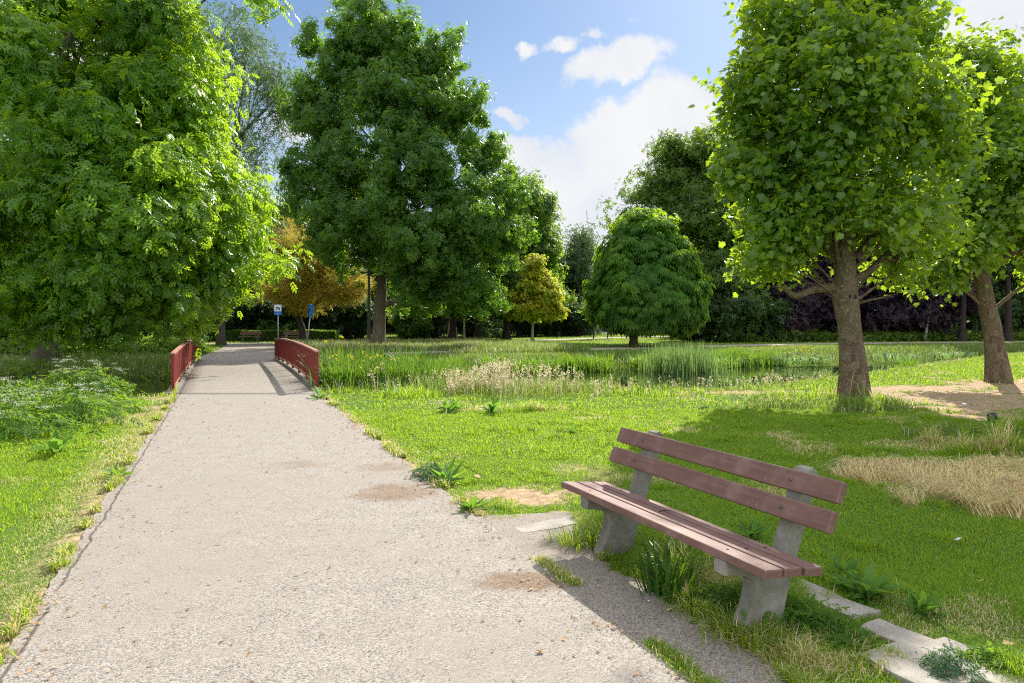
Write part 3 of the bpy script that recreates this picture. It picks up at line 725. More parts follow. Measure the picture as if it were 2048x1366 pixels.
def tree(name, label, base, trunk, lobes, fol, bark_m, leaf_m, seed=0, group=None, limb=.1, twigs=60, ns=12, fork=.55, cat='tree', limbs=None, flare=1.35, minlimb=0):
    """trunk: (x,y,z,r) relative to base; lobes relative to base (x,y,z,rx,ry,rz)"""
    rng = np.random.default_rng(seed)
    root = thing(name, label, cat, tuple(base), 0, group)
    tr = np.array(trunk, float); sp = spline(tr, 22); rad = sp[:, 3].copy()
    hh = sp[:, 2]-sp[0, 2]; rad *= 1+(flare-1)*np.exp(-hh/.35); sp[0, 2] -= .15
    V, Fq = tube(sp[:, :3], rad, max(ns, 14), .06, rng)
    link('trunk', np_mesh('trunk', V, Fq, None, [bark_m], True), root)
    V, Fc, at, C, k = foliage(lobes, rng, **fol)
    parts = []
    lb = np.array(lobes, float)
    ends = []
    for j, l in enumerate(lb):
        if l[3] < minlimb: ends.append(None); continue
        zt = np.clip(l[2]-.45*np.hypot(l[0], l[1])-.2*l[2], max(tr[1, 2]*.9+.2, .22*tr[-1, 2]), tr[-1, 2]); i = np.argmin(abs(sp[:, 2]-zt)) ; p0 = sp[i, :3]
        p2 = l[:3]+rng.normal(size=3)*.15*l[3]; mid = (p0+p2)/2+np.array([0, 0, .12*np.linalg.norm(p2-p0)])+rng.normal(size=3)*.08*np.linalg.norm(p2-p0)
        q = bez(p0, mid, p2, 8); r0 = min(rad[i]*.6, limb*(.15+.9*l[3]/max(lb[:, 3]))); parts.append(tube(q, np.linspace(r0, r0*.35, 8), 6, .1, rng)); ends.append((q, r0))
    sel = rng.choice(len(C), min(twigs, len(C)), replace=False)
    for s_ in sel:
        if ends[k[s_]] is None: continue
        q, r0 = ends[k[s_]]; i = rng.integers(2, 8); p0 = q[i]; p2 = C[s_]
        mid = (p0+p2)/2+rng.normal(size=3)*.1*np.linalg.norm(p2-p0)
        parts.append(tube(bez(p0, mid, p2, 5), np.linspace(r0*.32, r0*.06, 5), 4))
    for (q, rr) in (limbs or []):
        q = spline(np.array(q, float), 10); parts.append(tube(q, np.interp(np.linspace(0, 1, 10), np.linspace(0, 1, len(rr)), rr), 10, .16, rng))
    bv, bf = join(parts)
    link('branches', np_mesh('branches', bv, bf, None, [bark_m], True), root)
    link('crown', np_mesh('crown', V, Fc, at, [leaf_m]), root)
    return root
def LP(base, lst):
    """lobes measured on the photograph: (px, py, D, half width px, half height px, depth radius m)"""
    out = []
    for (px, py, D, hx, hy, dr) in lst:
        p = W(px, py, D)-np.array(base); out.append((p[0], p[1], p[2], hx/F*D, dr, hy/F*D))
    return out

# --- plane trees (near right)
def planes():
    b = (7.07, 14.1, 0)
    lob = LP(b, [(1690,320,14.2,215,130,1.9),(1550,320,14.0,112,105,1.5),(1535,190,14.2,92,100,1.4),(1590,60,14.3,125,120,1.6),(1725,40,14.2,112,150,1.7),(1690,-40,14.2,165,85,1.7),(1490,240,14.2,40,45,.8),(1485,330,14,40,40,.8),(1500,90,14.2,45,40,.9),(1500,420,14.2,45,40,.9),(1830,215,14.4,100,115,1.7),(1875,330,14.3,80,95,1.6),(1690,425,14.0,190,68,2.0),(1800,440,14.2,110,55,1.6),(1680,435,13.2,150,52,.9),(1560,430,14.0,95,70,1.5),(1660,180,13.6,190,160,2.0)])
    low = LP(b, [(1555,500,14.3,85,60,1.4),(1520,520,14.2,40,40,.8),(1600,545,14.8,85,38,.8),(1790,525,14.9,80,40,1.0),(1850,475,14.8,70,55,1.2),(1570,555,14.6,50,25,.7),(1790,592,13.9,40,12,.5)])
    rel = lambda px, py, D: W(px, py, D)-np.array(b)
    tr = [(0,0,0,.29),(-.03,0,.7,.255),(-.10,0,1.5,.218),(-.19,0,2.15,.252),(-.18,0,2.45,.215),(-.2,0,2.9,.215),(-.26,.02,3.7,.175),(-.2,.0,5.2,.13),(-.25,0,7.5,.07),(-.25,0,9,.03)]
    limbs = [([rel(1668,575,14.1),rel(1625,580,14.1),rel(1590,592,14.0),rel(1565,570,13.9)], [.10,.075,.06,.05]),
             ([rel(1700,565,14.1),rel(1742,540,14.3),rel(1770,512,14.5),rel(1800,492,14.7),rel(1815,470,14.8)], [.09,.07,.075,.06,.03]),
             ([rel(1760,515,14.5),rel(1790,520,14.4),rel(1800,505,14.3)], [.05,.06,.035]),
             ([rel(1668,520,14.1),rel(1640,470,13.9),rel(1600,430,13.8)], [.10,.08,.05]),
             ([rel(1710,520,14.1),rel(1745,470,14.2),rel(1770,420,14.3)], [.09,.07,.05]),
             ([rel(1712,605,14.05),rel(1745,598,13.9),rel(1795,588,13.8)], [.012,.01,.005])]
    fol = dict(boughs=220, br=.45, bflat=.9, n_clumps=1480, per=21, cr=.34, size=.134, tpl=PLANE, up=.45, outw=.6, rand=1.1, droop=.4, inner=.5, flat=.9, sizevar=.45)
    t = tree('plane_tree', 'nearer plane tree with thick leaning mottled trunk and dense crown right of the bench', b, tr, lob+low, fol, M['bark_plane'], M['leaf_plane'], 5, None, .07, 160, 22, limbs=limbs, flare=1.28)
    # knot holes on the trunk
    bm = bmesh.new()
    for (dx, z, r) in ((-.21, 2.13, .035), (-.10, 2.12, .035)):
        bmesh.ops.create_uvsphere(bm, u_segments=10, v_segments=8, radius=r, matrix=Matrix.Translation((dx, -.242, z))@Matrix.Diagonal((1, .35, 1.5, 1)))
    bm_done(bm, 'knot', M['bark_dark'], t.children[0], True)
    b = (12.97, 18.2, 0)
    lob = LP(b, [(1960,300,18.0,125,130,2.0),(1930,150,18.2,90,90,1.7),(2000,190,18.4,75,80,1.7),(2080,330,18.5,120,120,2.2),(2060,450,18.3,100,70,2.0),(1900,400,18.0,80,70,1.5),(1925,480,18.0,80,45,1.4),(2160,250,18.6,120,120,2.2),(1990,420,17.6,90,60,1.6),(2110,530,18.4,90,40,1.6)])
    rel = lambda px, py, D: W(px, py, D)-np.array(b)
    tr = [(0,0,0,.275),(-.08,0,.8,.24),(-.2,0,1.6,.215),(-.38,0,2.4,.20),(-.5,0,3.2,.20),(-.58,0,3.9,.185),(-.75,0,5.2,.14),(-.7,0,7,.07),(-.6,0,8.3,.03)]
    limbs = [([rel(1945,500,18.2),rel(1920,480,18.1),rel(1890,465,18.0)], [.12,.09,.05]), ([rel(1975,520,18.2),rel(2000,525,18.3),rel(2025,505,18.4),rel(2060,500,18.4)], [.10,.08,.09,.06]),
             ([rel(1940,550,18.2),rel(1900,560,18.1),rel(1860,570,18.0),rel(1830,565,17.9)], [.09,.07,.06,.05]), ([rel(1965,480,18.2),rel(1990,440,18.2),rel(1985,390,18.2)], [.1,.08,.05])]
    fol = dict(boughs=200, br=.5, bflat=.9, n_clumps=1350, per=20, cr=.38, size=.134, tpl=PLANE, up=.45, outw=.6, rand=1.1, droop=.4, inner=.45, flat=.9, sizevar=.45)
    lob += LP(b, [(1850,545,18.0,60,28,.9),(1900,530,18.1,60,30,.9)])
    tree('plane_tree', 'farther plane tree leaning left at the right edge of the photo above bare sandy soil', b, tr, lob, fol, M['bark_plane'], M['leaf_plane'], 6, None, .07, 140, 20, limbs=limbs, flare=1.28)
planes()

# --- the wingnut overhanging the canal on the left
def wingnut():
    b = (-19.0, 27.8, 0)
    lob = LP(b, [(365,90,21,80,110,2.5),(320,170,20,120,130,3.0),(375,300,21,85,110,2.6),(330,340,19.5,120,120,3.0),(440,400,21.5,80,70,2.2),(470,480,22,75,62,2.2),(435,545,21.5,92,58,2.3),
                 (330,460,19,120,100,2.6),(210,230,19,150,140,3.2),(90,120,18.5,150,130,3.0),(80,330,18.5,150,150,3.0),(210,440,18.5,140,120,2.8),(100,520,18.5,140,110,2.8),(250,560,19,120,80,2.4),
                 (350,600,20,75,52,2.0),(170,625,19,130,42,2.2),(40,605,18.5,110,52,2.5),(250,20,20,140,90,3.0),(440,-5,21,80,32,1.8),(60,-40,20,180,90,3.0),(590,2,21.5,55,18,1.0),(-80,400,18.5,120,200,3.0),(410,200,20.5,40,60,1.5),(515,500,22,36,26,1.0),(500,570,22,28,26,1.0),(520,-20,21.3,60,26,1.2)])
    tr = [(0,0,0,.45),(.1,-.2,2,.38),(.3,-.8,4.5,.33),(.6,-1.8,7,.26),(.9,-3,9.5,.2),(1.2,-4,12,.1)]
    fol = dict(boughs=320, br=.9, bflat=.85, n_clumps=1900, per=18, cr=.43, size=.295, cn=.5, tpl=PINN, up=.5, outw=.5, rand=.7, droop=0, inner=.45, flat=.9)
    tree('wingnut_tree', 'huge bright green tree overhanging the canal and left railing of the bridge', b, tr, lob, fol, M['bark_mid'], M['leaf_wing'], 11, None, .16, 420, 12, minlimb=1.05)
wingnut()

# --- the big oak in the middle
def oak():
    b = (W(757,695,43.7)[0], 43.7, 0)
    lob = LP(b, [(735,70,43,85,90,3.0),(810,90,43.5,80,75,3.0),(850,150,43,75,70,3.0),(690,170,44,85,80,3.2),(640,240,43.5,60,70,2.5),(900,230,42.5,85,75,3.4),(780,230,41.5,120,90,3.8),(960,300,43,80,75,3.2),
                 (680,330,42,100,90,3.6),(830,350,41,130,100,4.2),(1000,390,43,75,75,3.0),(940,440,41.5,115,90,3.8),(720,440,41.5,120,80,4.0),(850,500,40.5,130,80,4.0),(1000,490,43,70,80,3.0),(945,565,42,85,50,2.8),
                 (620,380,43,40,70,2.2),(660,470,43,60,50,2.2),(780,30,44,60,50,2.2),(1050,345,43.5,28,22,1.0),(598,215,43.5,24,35,1.0),(740,555,42,85,42,2.4),(860,580,42,80,38,2.2),(690,540,43,55,40,2.0),(960,600,42,60,28,1.8),(735,-5,43.5,60,45,1.8),(655,110,43.5,60,75,2.4),(615,190,43.5,48,70,2.0),(880,100,43.5,55,62,2.4),(930,190,43,55,60,2.4),(800,15,43.5,60,50,2.0)])
    rel = lambda px, py, D: W(px, py, D)-np.array(b)
    tr = [(0,0,0,.46),(.05,0,1.5,.40),(.15,0,3.2,.37),(.25,0,4.6,.27),(.3,0,6.5,.24),(.7,0,9,.2),(.8,-.2,12,.15),(.7,-.3,16,.09),(.6,-.3,20,.04)]
    limbs = [([rel(768,610,43.7),rel(795,600,43.4),rel(820,582,43),rel(838,560,42.6),rel(850,530,42.3)], [.2,.19,.16,.13,.08]), ([rel(766,560,43.7),rel(785,520,43.3),rel(800,470,43)], [.16,.12,.07]), ([rel(764,540,43.7),rel(730,490,43.5),rel(700,440,43)], [.12,.09,.06])]
    fol = dict(boughs=300, br=1.35, bflat=1.0, cn=.9, n_clumps=2250, per=38, cr=.42, size=.23, tpl=OAK5, up=.35, outw=.6, rand=.8, droop=0, inner=.5, flat=1.0)
    tree('oak_tree', 'tallest dark green oak in the middle with a stout pale trunk beside the bridge sign', b, tr, lob, fol, M['bark_oak'], M['leaf_oak'], 21, None, .15, 380, 14, limbs=limbs)
OAK5 = rosette_tpl(9, 4)
oak()

# --- other marked trees
def trees2():
    # oaks behind, right of the big one
    for i, (px, D, lobs, lab) in enumerate([
        (955, 57, [(960,480,57,85,90,4),(1040,430,61,55,80,3.0),(930,560,56.5,75,45,3),(1000,560,56.5,70,50,3)], 'dark straight oak trunk, middle one of three left of the small golden tree'),
        (1012, 58, [(1075,450,63,42,65,3.2),(1085,520,63,42,70,3),(1105,590,62,36,40,2.4),(1050,400,63,35,50,3),(1030,590,61,60,35,2.5)], 'dark oak standing directly left of the small golden tree'),
        (905, 57.5, [(880,520,58,80,80,4),(840,590,57.5,60,35,3),(900,590,57,60,35,3)], 'dark oak with a flared foot, leftmost of the three dark trunks')]):
        b = (W(px,683,D)[0], D, 0)
        tr = [(0,0,0,.42),(.05,0,1.2,.28),(0,0,3,.25),(0,0,6,.2),(.1,0,10,.1)]
        fol = dict(boughs=50, br=1.3, bflat=.9, cn=.6, n_clumps=460, per=28, cr=.7, size=.30, tpl=OAK5, up=.5, outw=.6, rand=.6, inner=.5, flat=.8)
        tree('oak_tree', lab, b, tr, LP(b, lobs), fol, M['bark_dark'], M['leaf_oak2'], 30+i, 'oaks behind the tall grass', .12, 70, 10, flare=1.5)
    # low sunlit foliage of a young tree under the oaks
    b = (W(880,680,53)[0], 55, 0)
    lob = LP(b, [(900,612,53.5,60,18,1.6),(950,600,53,55,20,1.6),(860,590,54,40,18,1.4),(990,612,53,40,20,1.4)])
    tree('young_tree', 'thin young tree with bright sunlit leaves hanging low between the dark oak trunks', b, [(0,0,0,.07),(.3,0,1.5,.06),(.8,0,2.6,.05),(1.5,0,4,.03)], lob, dict(n_clumps=90, per=34, cr=.6, size=.24, tpl=OAK5, up=.7, outw=.3, rand=.5, droop=.3, inner=.2, flat=.5), M['bark_mid'], M['leaf_sunlit'], 36, None, .05, 50, 8)
    # golden maple
    b = (W(1065,682,55)[0], 55, 0)
    lob = LP(b, [(1068,570,55,34,40,1.6),(1072,535,55,22,30,1.1),(1045,600,54.6,32,26,1.4),(1095,600,54.8,30,28,1.4),(1065,625,54.5,50,16,1.7),(1035,632,54.5,18,10,.8),(1108,625,54.8,18,18,.8),(1100,575,55,16,22,.9)])
    tree('golden_tree', 'small tree with yellow and orange leaves on a slim pale trunk', b, [(0,0,0,.12),(0,0,1,.1),(.02,0,2.2,.09),(.05,0,4,.05),(.1,0,6.5,.02)], lob, dict(n_clumps=260, per=36, cr=.42, size=.16, tpl=ROS, up=.7, outw=.4, rand=.5, droop=.1, inner=.3, flat=.5), M['bark_pale'], M['leaf_gold'], 41, None, .05, 90, 10)
    # chestnut
    b = (W(1267,692,46.4)[0], 46.4, 0)
    lob = LP(b, [(1290,460,46.2,58,45,2.0),(1265,520,45.8,72,60,2.6),(1325,520,45.8,62,55,2.5),(1240,580,45.5,60,60,2.4),(1300,590,44.8,85,60,3.0),(1360,580,45.8,48,58,2.2),(1225,620,45.6,42,32,1.8),(1280,630,44.6,70,30,2.4),(1355,625,45.4,50,36,2.0),(1395,555,46,16,14,.7)])
    tree('chestnut_tree', 'round-topped chestnut with tiered dark leaves on a short stout trunk across the canal', b, [(0,0,0,.27),(0,0,.8,.25),(0,0,1.9,.25),(.1,0,3.5,.2),(.3,0,6,.12),(.5,0,8.3,.05)], lob, dict(n_clumps=900, per=12, cr=.5, size=.40, tpl=CHEST, up=.9, outw=.75, rand=.25, droop=.35, inner=.72, flat=.45), M['bark_oak'], M['leaf_chest'], 51, None, .1, 60, 12)
    # golden yew by the hedge
    b = (W(600,684,54)[0], 54, 0)
    lob = LP(b, [(600,490,54,58,62,2.6),(635,540,53.5,65,55,2.8),(680,570,53,58,48,2.6),(590,570,54,62,55,2.8),(640,605,53.5,65,32,2.4),(695,590,53,40,34,1.9),(665,500,53.5,42,32,1.8),(565,600,53.5,42,34,2.0),(692,515,53.6,30,24,1.2),(600,450,54,30,28,1.4)])
    tree('golden_conifer', 'feathery bronze and gold conifer leaning over the hedge right of the dog sign', b, [(.3,0,0,.33),(.15,0,1.2,.25),(-.25,0,2.4,.22),(-.5,0,4,.18),(-.2,0,6.5,.1),(0,0,8.5,.04)], lob, dict(boughs=90, br=.9, n_clumps=620, per=24, cr=.5, size=.42, tpl=YEWS, up=.4, outw=.4, rand=1.0, droop=.35, inner=.45, flat=.6, sizevar=.45), M['bark_dark'], M['leaf_yew'], 61, None, .1, 120, 10)
    # tall broad tree behind the chestnut
    b = (W(1430,690,60)[0], 62, 0)
    lob = LP(b, [(1390,320,61,75,50,4.2),(1330,380,61,75,55,4),(1450,360,61,75,70,4.5),(1260,430,61,40,30,2.0),(1230,420,61,28,36,1.6),(1400,440,59.5,110,75,5),(1480,480,60,75,80,4.5),(1470,570,58,75,60,4),(1420,560,59,80,70,4.5),(1500,630,57,55,45,3.0),(1440,640,57,80,40,3.4),(1345,300,61,30,25,1.6),(1225,470,61,22,26,1.4),(1530,420,61,60,80,4)])
    tree('broad_tree', 'tall broad dark green tree rising behind the round chestnut', b, [(0,0,0,.5),(0,0,2,.42),(0,0,5,.38),(.2,0,9,.28),(0,0,13,.15),(0,0,16,.07)], lob, dict(boughs=150, br=1.7, bflat=.9, cn=.7, n_clumps=1300, per=26, cr=.72, size=.33, tpl=OAK5, up=.55, outw=.55, rand=.55, inner=.5, flat=.75), M['bark_mid'], M['leaf_mid'], 71, None, .2, 260, 10)
    # copper beeches
    for i, (px, D, lobs, lab) in enumerate([
        (1608, 60, [(1590,610,59,62,36,4),(1640,570,60,70,55,4.5),(1680,510,61,70,60,4.5),(1560,640,58,40,22,2.4),(1620,500,61,50,50,4)], 'dark purple beech behind the nearer plane tree trunk'),
        (1828, 64, [(1800,590,62,85,52,5),(1760,500,63,75,70,5),(1850,510,63,70,80,5),(1890,590,62,60,50,4),(1730,630,61,80,32,4),(1830,640,60,70,24,3)], 'large dark purple beech between the two plane trees')]):
        b = (W(px,683,D)[0], D, 0)
        tree('copper_beech', lab, b, [(0,0,0,.5),(.1,0,1,.4),(.15,0,2.6,.38),(0,0,5,.3),(0,0,9,.15),(0,0,11,.08)], LP(b, lobs), dict(n_clumps=520, per=34, cr=1.05, size=.32, tpl=OAK5, up=.6, outw=.5, rand=.5, droop=.2, inner=.5, flat=.6), M['bark_mid'], M['leaf_copper'], 80+i, 'copper beeches across the canal', .18, 90, 10)
    # birches
    b = (W(430,690,47)[0], 48, 0)
    rel = lambda px, py, D: W(px, py, D)-np.array(b)
    lob = LP(b, [(520,170,46,50,75,2.4),(480,130,47,60,80,2.6),(560,190,46,32,70,1.8),(545,270,46,38,60,1.6),(460,250,47,60,80,2.6),(500,330,46.5,45,40,2.0),(450,60,47,80,60,3)])
    limbs = [([rel(440,420,47.5),rel(465,300,47),rel(510,240,46.5),rel(545,205,46.2),rel(570,170,46)], [.2,.13,.10,.07,.03]), ([rel(455,330,47),rel(490,260,46.8),rel(530,235,46.4)], [.09,.06,.03])]
    tree('birch_tree', 'grey leaved birch with drooping sprays in the sky gap left of the big oak', b, [(0,0,0,.3),(0,0,4,.26),(.2,0,9,.2),(.9,0,13,.14),(1.5,0,18,.08),(1.8,0,21,.03)], lob, dict(n_clumps=230, per=14, cr=.75, size=.42, tpl=BIRCHS, up=.1, outw=.3, rand=.6, droop=1.4, inner=.35, flat=1.3), M['bark_mid'], M['leaf_grey'], 91, None, .06, 260, 8, limbs=limbs)
    b = (W(1158,670,88)[0], 88, 0)
    lob = LP(b, [(1160,520,88,28,48,3),(1145,590,88,28,60,3),(1175,600,88,28,60,3),(1165,490,88,16,26,2),(1155,650,87,35,20,3)])
    tree('birch_tree', 'pale weeping birch far off between the golden tree and the chestnut', b, [(0,0,0,.3),(0,0,5,.22),(0,0,12,.05)], lob, dict(n_clumps=330, per=16, cr=1.1, size=.8, tpl=BIRCHS, up=.1, outw=.3, rand=.6, droop=1.4, inner=.3, flat=1.4), M['bark_pale'], M['leaf_grey'], 92, None, .07, 120, 8)
    # small saplings on the far lawn
    for i, (px, py, hpx, wpx, lab) in enumerate([(1187,679,80,16,'slender sapling on the far lawn just left of the chestnut'),(1215,677,70,14,'slim straight young tree on the far lawn beside the chestnut crown'),(1293,673,60,20,'young tree with a thick short trunk right of the chestnut trunk'),(1248,668,40,10,'tiny sapling in front of the distant houses'),(1080,674,60,16,'thin pale sapling trunk just right of the golden tree trunk')]):
        D = CAMZ*F/(py-645); b = (W(px,py,D)[0], D, 0); h = hpx/F*D; w = wpx/F*D
        lob = [(0,0,h*.75,w,w,h*.28),(.1,0,h*.6,w*.9,w,h*.2)]
        r0 = .16 if i == 2 else .06
        tree('sapling', lab, b, [(0,0,0,r0),(0,0,h*.3,r0*.8),(0,0,h*.9,r0*.3)], lob, dict(n_clumps=50, per=14, cr=.5, size=.32, tpl=OAK5, up=.5, outw=.4, rand=.6, inner=.2), M['bark_mid'], M['leaf_oak2'], 100+i, 'saplings on the far lawn', .03, 12, 8, flare=1.05)
trees2()

# --- woodland behind: a few kinds, copied
def wood():
    def proto(seed, h, w, leaf, bk, trunk_h, ncl, clr, tp=OAK5, size=.42, dense=30, lowest=.25, nm='woodland_tree'):
        rng = np.random.default_rng(seed); lob = []
        for i in range(11):
            a = rng.random()*2*PI; zz = lowest+(.92-lowest)*rng.random(); rr = w*.42*math.sin(min(1, (1-zz)*1.6+.12)*PI/2)*rng.uniform(.5, 1)
            s_ = w*rng.uniform(.24, .34); lob.append((math.cos(a)*rr, math.sin(a)*rr, h*zz, s_, s_, s_*rng.uniform(.7, 1)))
        lob.append((0, 0, h*.85, w*.25, w*.25, h*.15))
        return tree(nm, 'x', (0, 0, 0), [(0,0,0,.35),(.1,0,trunk_h*.5,.28),(0,0,trunk_h,.24),(.2,0,h*.6,.14),(0,0,h*.92,.05)], lob, dict(boughs=ncl//9, br=clr*1.1, n_clumps=ncl, per=dense, cr=clr*.75, size=size, tpl=tp, up=.5, outw=.5, rand=.6, inner=.4, flat=.75), bk, leaf, seed, None, .13, 70, 8)
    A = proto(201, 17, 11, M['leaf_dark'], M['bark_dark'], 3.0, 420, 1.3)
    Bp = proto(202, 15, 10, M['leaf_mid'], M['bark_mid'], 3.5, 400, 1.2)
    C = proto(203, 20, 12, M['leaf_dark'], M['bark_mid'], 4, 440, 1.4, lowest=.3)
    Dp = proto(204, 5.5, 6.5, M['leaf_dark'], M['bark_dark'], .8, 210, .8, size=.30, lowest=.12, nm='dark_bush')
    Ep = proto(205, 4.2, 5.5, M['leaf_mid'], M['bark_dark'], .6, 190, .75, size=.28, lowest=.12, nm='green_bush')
    Bright = proto(206, 9, 9, M['leaf_sunlit'], M['bark_mid'], 1.5, 260, 1.1, lowest=.2)
    used = set()
    def put(p, px, D, s_, rz, lab, grp, cat=None):
        o = p if p.name not in used else copy_tree(p); used.add(p.name)
        o['label'] = lab; o['group'] = grp; o.location = ((px-1024)/F*D, D, 0); o.rotation_euler = (0, 0, rz); o.scale = (s_, s_, s_*1.0)
        if cat: o['category'] = cat
    g = 'woodland trees beyond the canal path'
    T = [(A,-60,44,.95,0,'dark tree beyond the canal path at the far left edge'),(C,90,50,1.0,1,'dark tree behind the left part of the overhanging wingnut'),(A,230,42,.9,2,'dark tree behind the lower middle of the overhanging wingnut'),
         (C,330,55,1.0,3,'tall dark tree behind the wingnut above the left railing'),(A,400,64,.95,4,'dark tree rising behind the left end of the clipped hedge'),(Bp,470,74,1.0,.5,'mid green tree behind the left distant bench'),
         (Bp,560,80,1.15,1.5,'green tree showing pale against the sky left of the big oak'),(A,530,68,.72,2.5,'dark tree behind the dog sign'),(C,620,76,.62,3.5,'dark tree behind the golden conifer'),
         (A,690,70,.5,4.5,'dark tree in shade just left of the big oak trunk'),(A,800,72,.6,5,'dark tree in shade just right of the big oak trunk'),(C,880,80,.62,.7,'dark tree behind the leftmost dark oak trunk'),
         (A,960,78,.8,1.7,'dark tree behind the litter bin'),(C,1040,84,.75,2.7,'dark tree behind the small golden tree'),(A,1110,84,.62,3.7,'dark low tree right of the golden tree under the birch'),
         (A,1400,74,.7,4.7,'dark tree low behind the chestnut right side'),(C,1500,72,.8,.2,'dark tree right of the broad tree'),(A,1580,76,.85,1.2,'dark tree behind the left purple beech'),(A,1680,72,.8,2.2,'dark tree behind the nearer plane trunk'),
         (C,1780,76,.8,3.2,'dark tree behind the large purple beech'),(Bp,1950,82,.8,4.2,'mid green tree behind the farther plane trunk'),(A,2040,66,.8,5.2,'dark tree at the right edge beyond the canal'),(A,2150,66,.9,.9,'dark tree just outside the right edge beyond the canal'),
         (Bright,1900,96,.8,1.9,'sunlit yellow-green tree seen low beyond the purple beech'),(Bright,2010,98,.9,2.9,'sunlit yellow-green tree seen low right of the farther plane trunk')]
    for (p, px, D, s_, rz, lab) in T: put(p, px, D, s_, rz, lab, g)
    g = 'bushes at the foot of the wood'
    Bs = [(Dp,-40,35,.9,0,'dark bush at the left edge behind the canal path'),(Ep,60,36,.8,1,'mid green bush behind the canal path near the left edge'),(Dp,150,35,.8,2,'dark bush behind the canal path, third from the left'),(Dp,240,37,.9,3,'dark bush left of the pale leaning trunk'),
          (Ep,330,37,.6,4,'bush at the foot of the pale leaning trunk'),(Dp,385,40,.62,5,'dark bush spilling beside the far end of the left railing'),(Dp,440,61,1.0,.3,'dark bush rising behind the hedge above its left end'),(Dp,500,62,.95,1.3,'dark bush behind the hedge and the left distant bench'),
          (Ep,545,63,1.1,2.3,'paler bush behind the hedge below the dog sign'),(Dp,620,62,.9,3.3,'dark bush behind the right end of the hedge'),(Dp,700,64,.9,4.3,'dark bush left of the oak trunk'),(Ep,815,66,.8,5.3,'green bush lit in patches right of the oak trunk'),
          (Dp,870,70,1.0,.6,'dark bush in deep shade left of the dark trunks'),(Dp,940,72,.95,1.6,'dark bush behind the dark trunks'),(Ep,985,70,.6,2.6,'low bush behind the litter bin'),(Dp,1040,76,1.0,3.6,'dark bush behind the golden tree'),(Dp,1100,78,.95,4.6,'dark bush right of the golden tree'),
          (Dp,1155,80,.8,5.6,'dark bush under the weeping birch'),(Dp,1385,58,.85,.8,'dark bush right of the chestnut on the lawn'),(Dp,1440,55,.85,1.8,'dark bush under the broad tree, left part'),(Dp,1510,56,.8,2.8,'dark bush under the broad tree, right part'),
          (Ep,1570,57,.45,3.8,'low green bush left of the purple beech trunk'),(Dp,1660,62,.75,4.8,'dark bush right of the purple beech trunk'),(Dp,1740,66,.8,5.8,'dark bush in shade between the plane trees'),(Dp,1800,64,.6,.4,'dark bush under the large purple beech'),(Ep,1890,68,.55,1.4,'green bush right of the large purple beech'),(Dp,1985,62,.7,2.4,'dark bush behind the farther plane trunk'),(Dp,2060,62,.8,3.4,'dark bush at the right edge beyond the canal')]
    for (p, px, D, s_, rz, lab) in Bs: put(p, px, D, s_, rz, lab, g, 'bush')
    # far pale trunks and others
    for i, (px, py, lean, m_, r_, lab) in enumerate([(895,672,.5,'bark_pale',.09,'pale leaning trunk left of the dark oak trunks'),(928,671,0,'bark_pale',.10,'pale straight trunk between the dark oak trunks'),(338,692,.25,'bark_pale',.16,'pale leaning trunk under the wingnut leaves near the left railing'),(1850,678,.6,'bark_pale',.12,'pale leaning trunk under the large purple beech'),(1923,676,.2,'bark_dark',.30,'dark trunk left of the farther plane tree'),(2016,680,0,'bark_dark',.33,'dark trunk right of the farther plane tree'),(738,690,0,'bark_mid',.14,'slim grey trunk just left of the big oak trunk')]):
        D = min(CAMZ*F/(py-645), 60 if px < 1700 else 58); b = (W(px,py,D)[0], D, 0)
        tree('bare_trunk_tree', lab, b, [(0,0,0,r_),(lean*.4,0,2,r_*.8),(lean,0,5,r_*.6),(lean*1.2,0,8,r_*.3)], [(lean*1.2,0,8,1.8,1.8,1.4),(lean,.5,6.6,1.5,1.5,1.0)], dict(n_clumps=60, per=20, cr=.8, size=.34, tpl=OAK5, inner=.3), M[m_], M['leaf_dark'], 300+i, 'single trunks among the wood', .05, 12, 10)
wood()
# ---- the rest follows
# ------------------------------------------------------------------ grass and herbs
def blades(P, h, w, az, lean, rng):
    n = len(P); d = np.stack([np.cos(az), np.sin(az), np.zeros(n)], 1); sd_ = np.stack([-np.sin(az), np.cos(az), np.zeros(n)], 1)
    tw = rng.normal(size=n)[:, None]*.35; sd_ = unit(sd_+d*tw)
    Z = np.array([0, 0, 1.]); h = h[:, None]; w = w[:, None]; lean = lean[:, None]
    mid = P+d*lean*h*.28+Z*h*(.62-.12*lean); tip = P+d*lean*h*.85+Z*h*(1-.55*lean**1.5)
    V = np.stack([P-sd_*w/2, P+sd_*w/2, mid-sd_*w*.42, mid+sd_*w*.42, tip], 1).reshape(-1, 3)
    f = np.array([[0,1,3],[0,3,2],[2,3,4]])
    return V, (f[None]+(np.arange(n)*5)[:, None, None]).reshape(-1, 3)
def wedge(n, a, b, rng, margin=2.0, k=.78, power=1.0):
    u = rng.random(n); y = (a**(power+1)+(b**(power+1)-a**(power+1))*u)**(1/(power+1)); hw = k*y+margin
    x = (rng.random(n)*2-1)*hw
    return x, y
def emit(name, x, y, h, w, lean, dry, rng, m, az=None, zoff=0, **props):
    P = np.stack([x, y, height(x, y)+zoff-.008], 1); n = len(x)
    if az is None: az = rng.random(n)*2*PI
    V, Fc = blades(P, h, w, az, lean, rng)
    me = np_mesh(name, V, Fc, dict(rnd=np.repeat(rng.random(n), 5), dry=np.repeat(dry.astype(float), 5)), [m])
    return link(name, me, kind='stuff', **props)
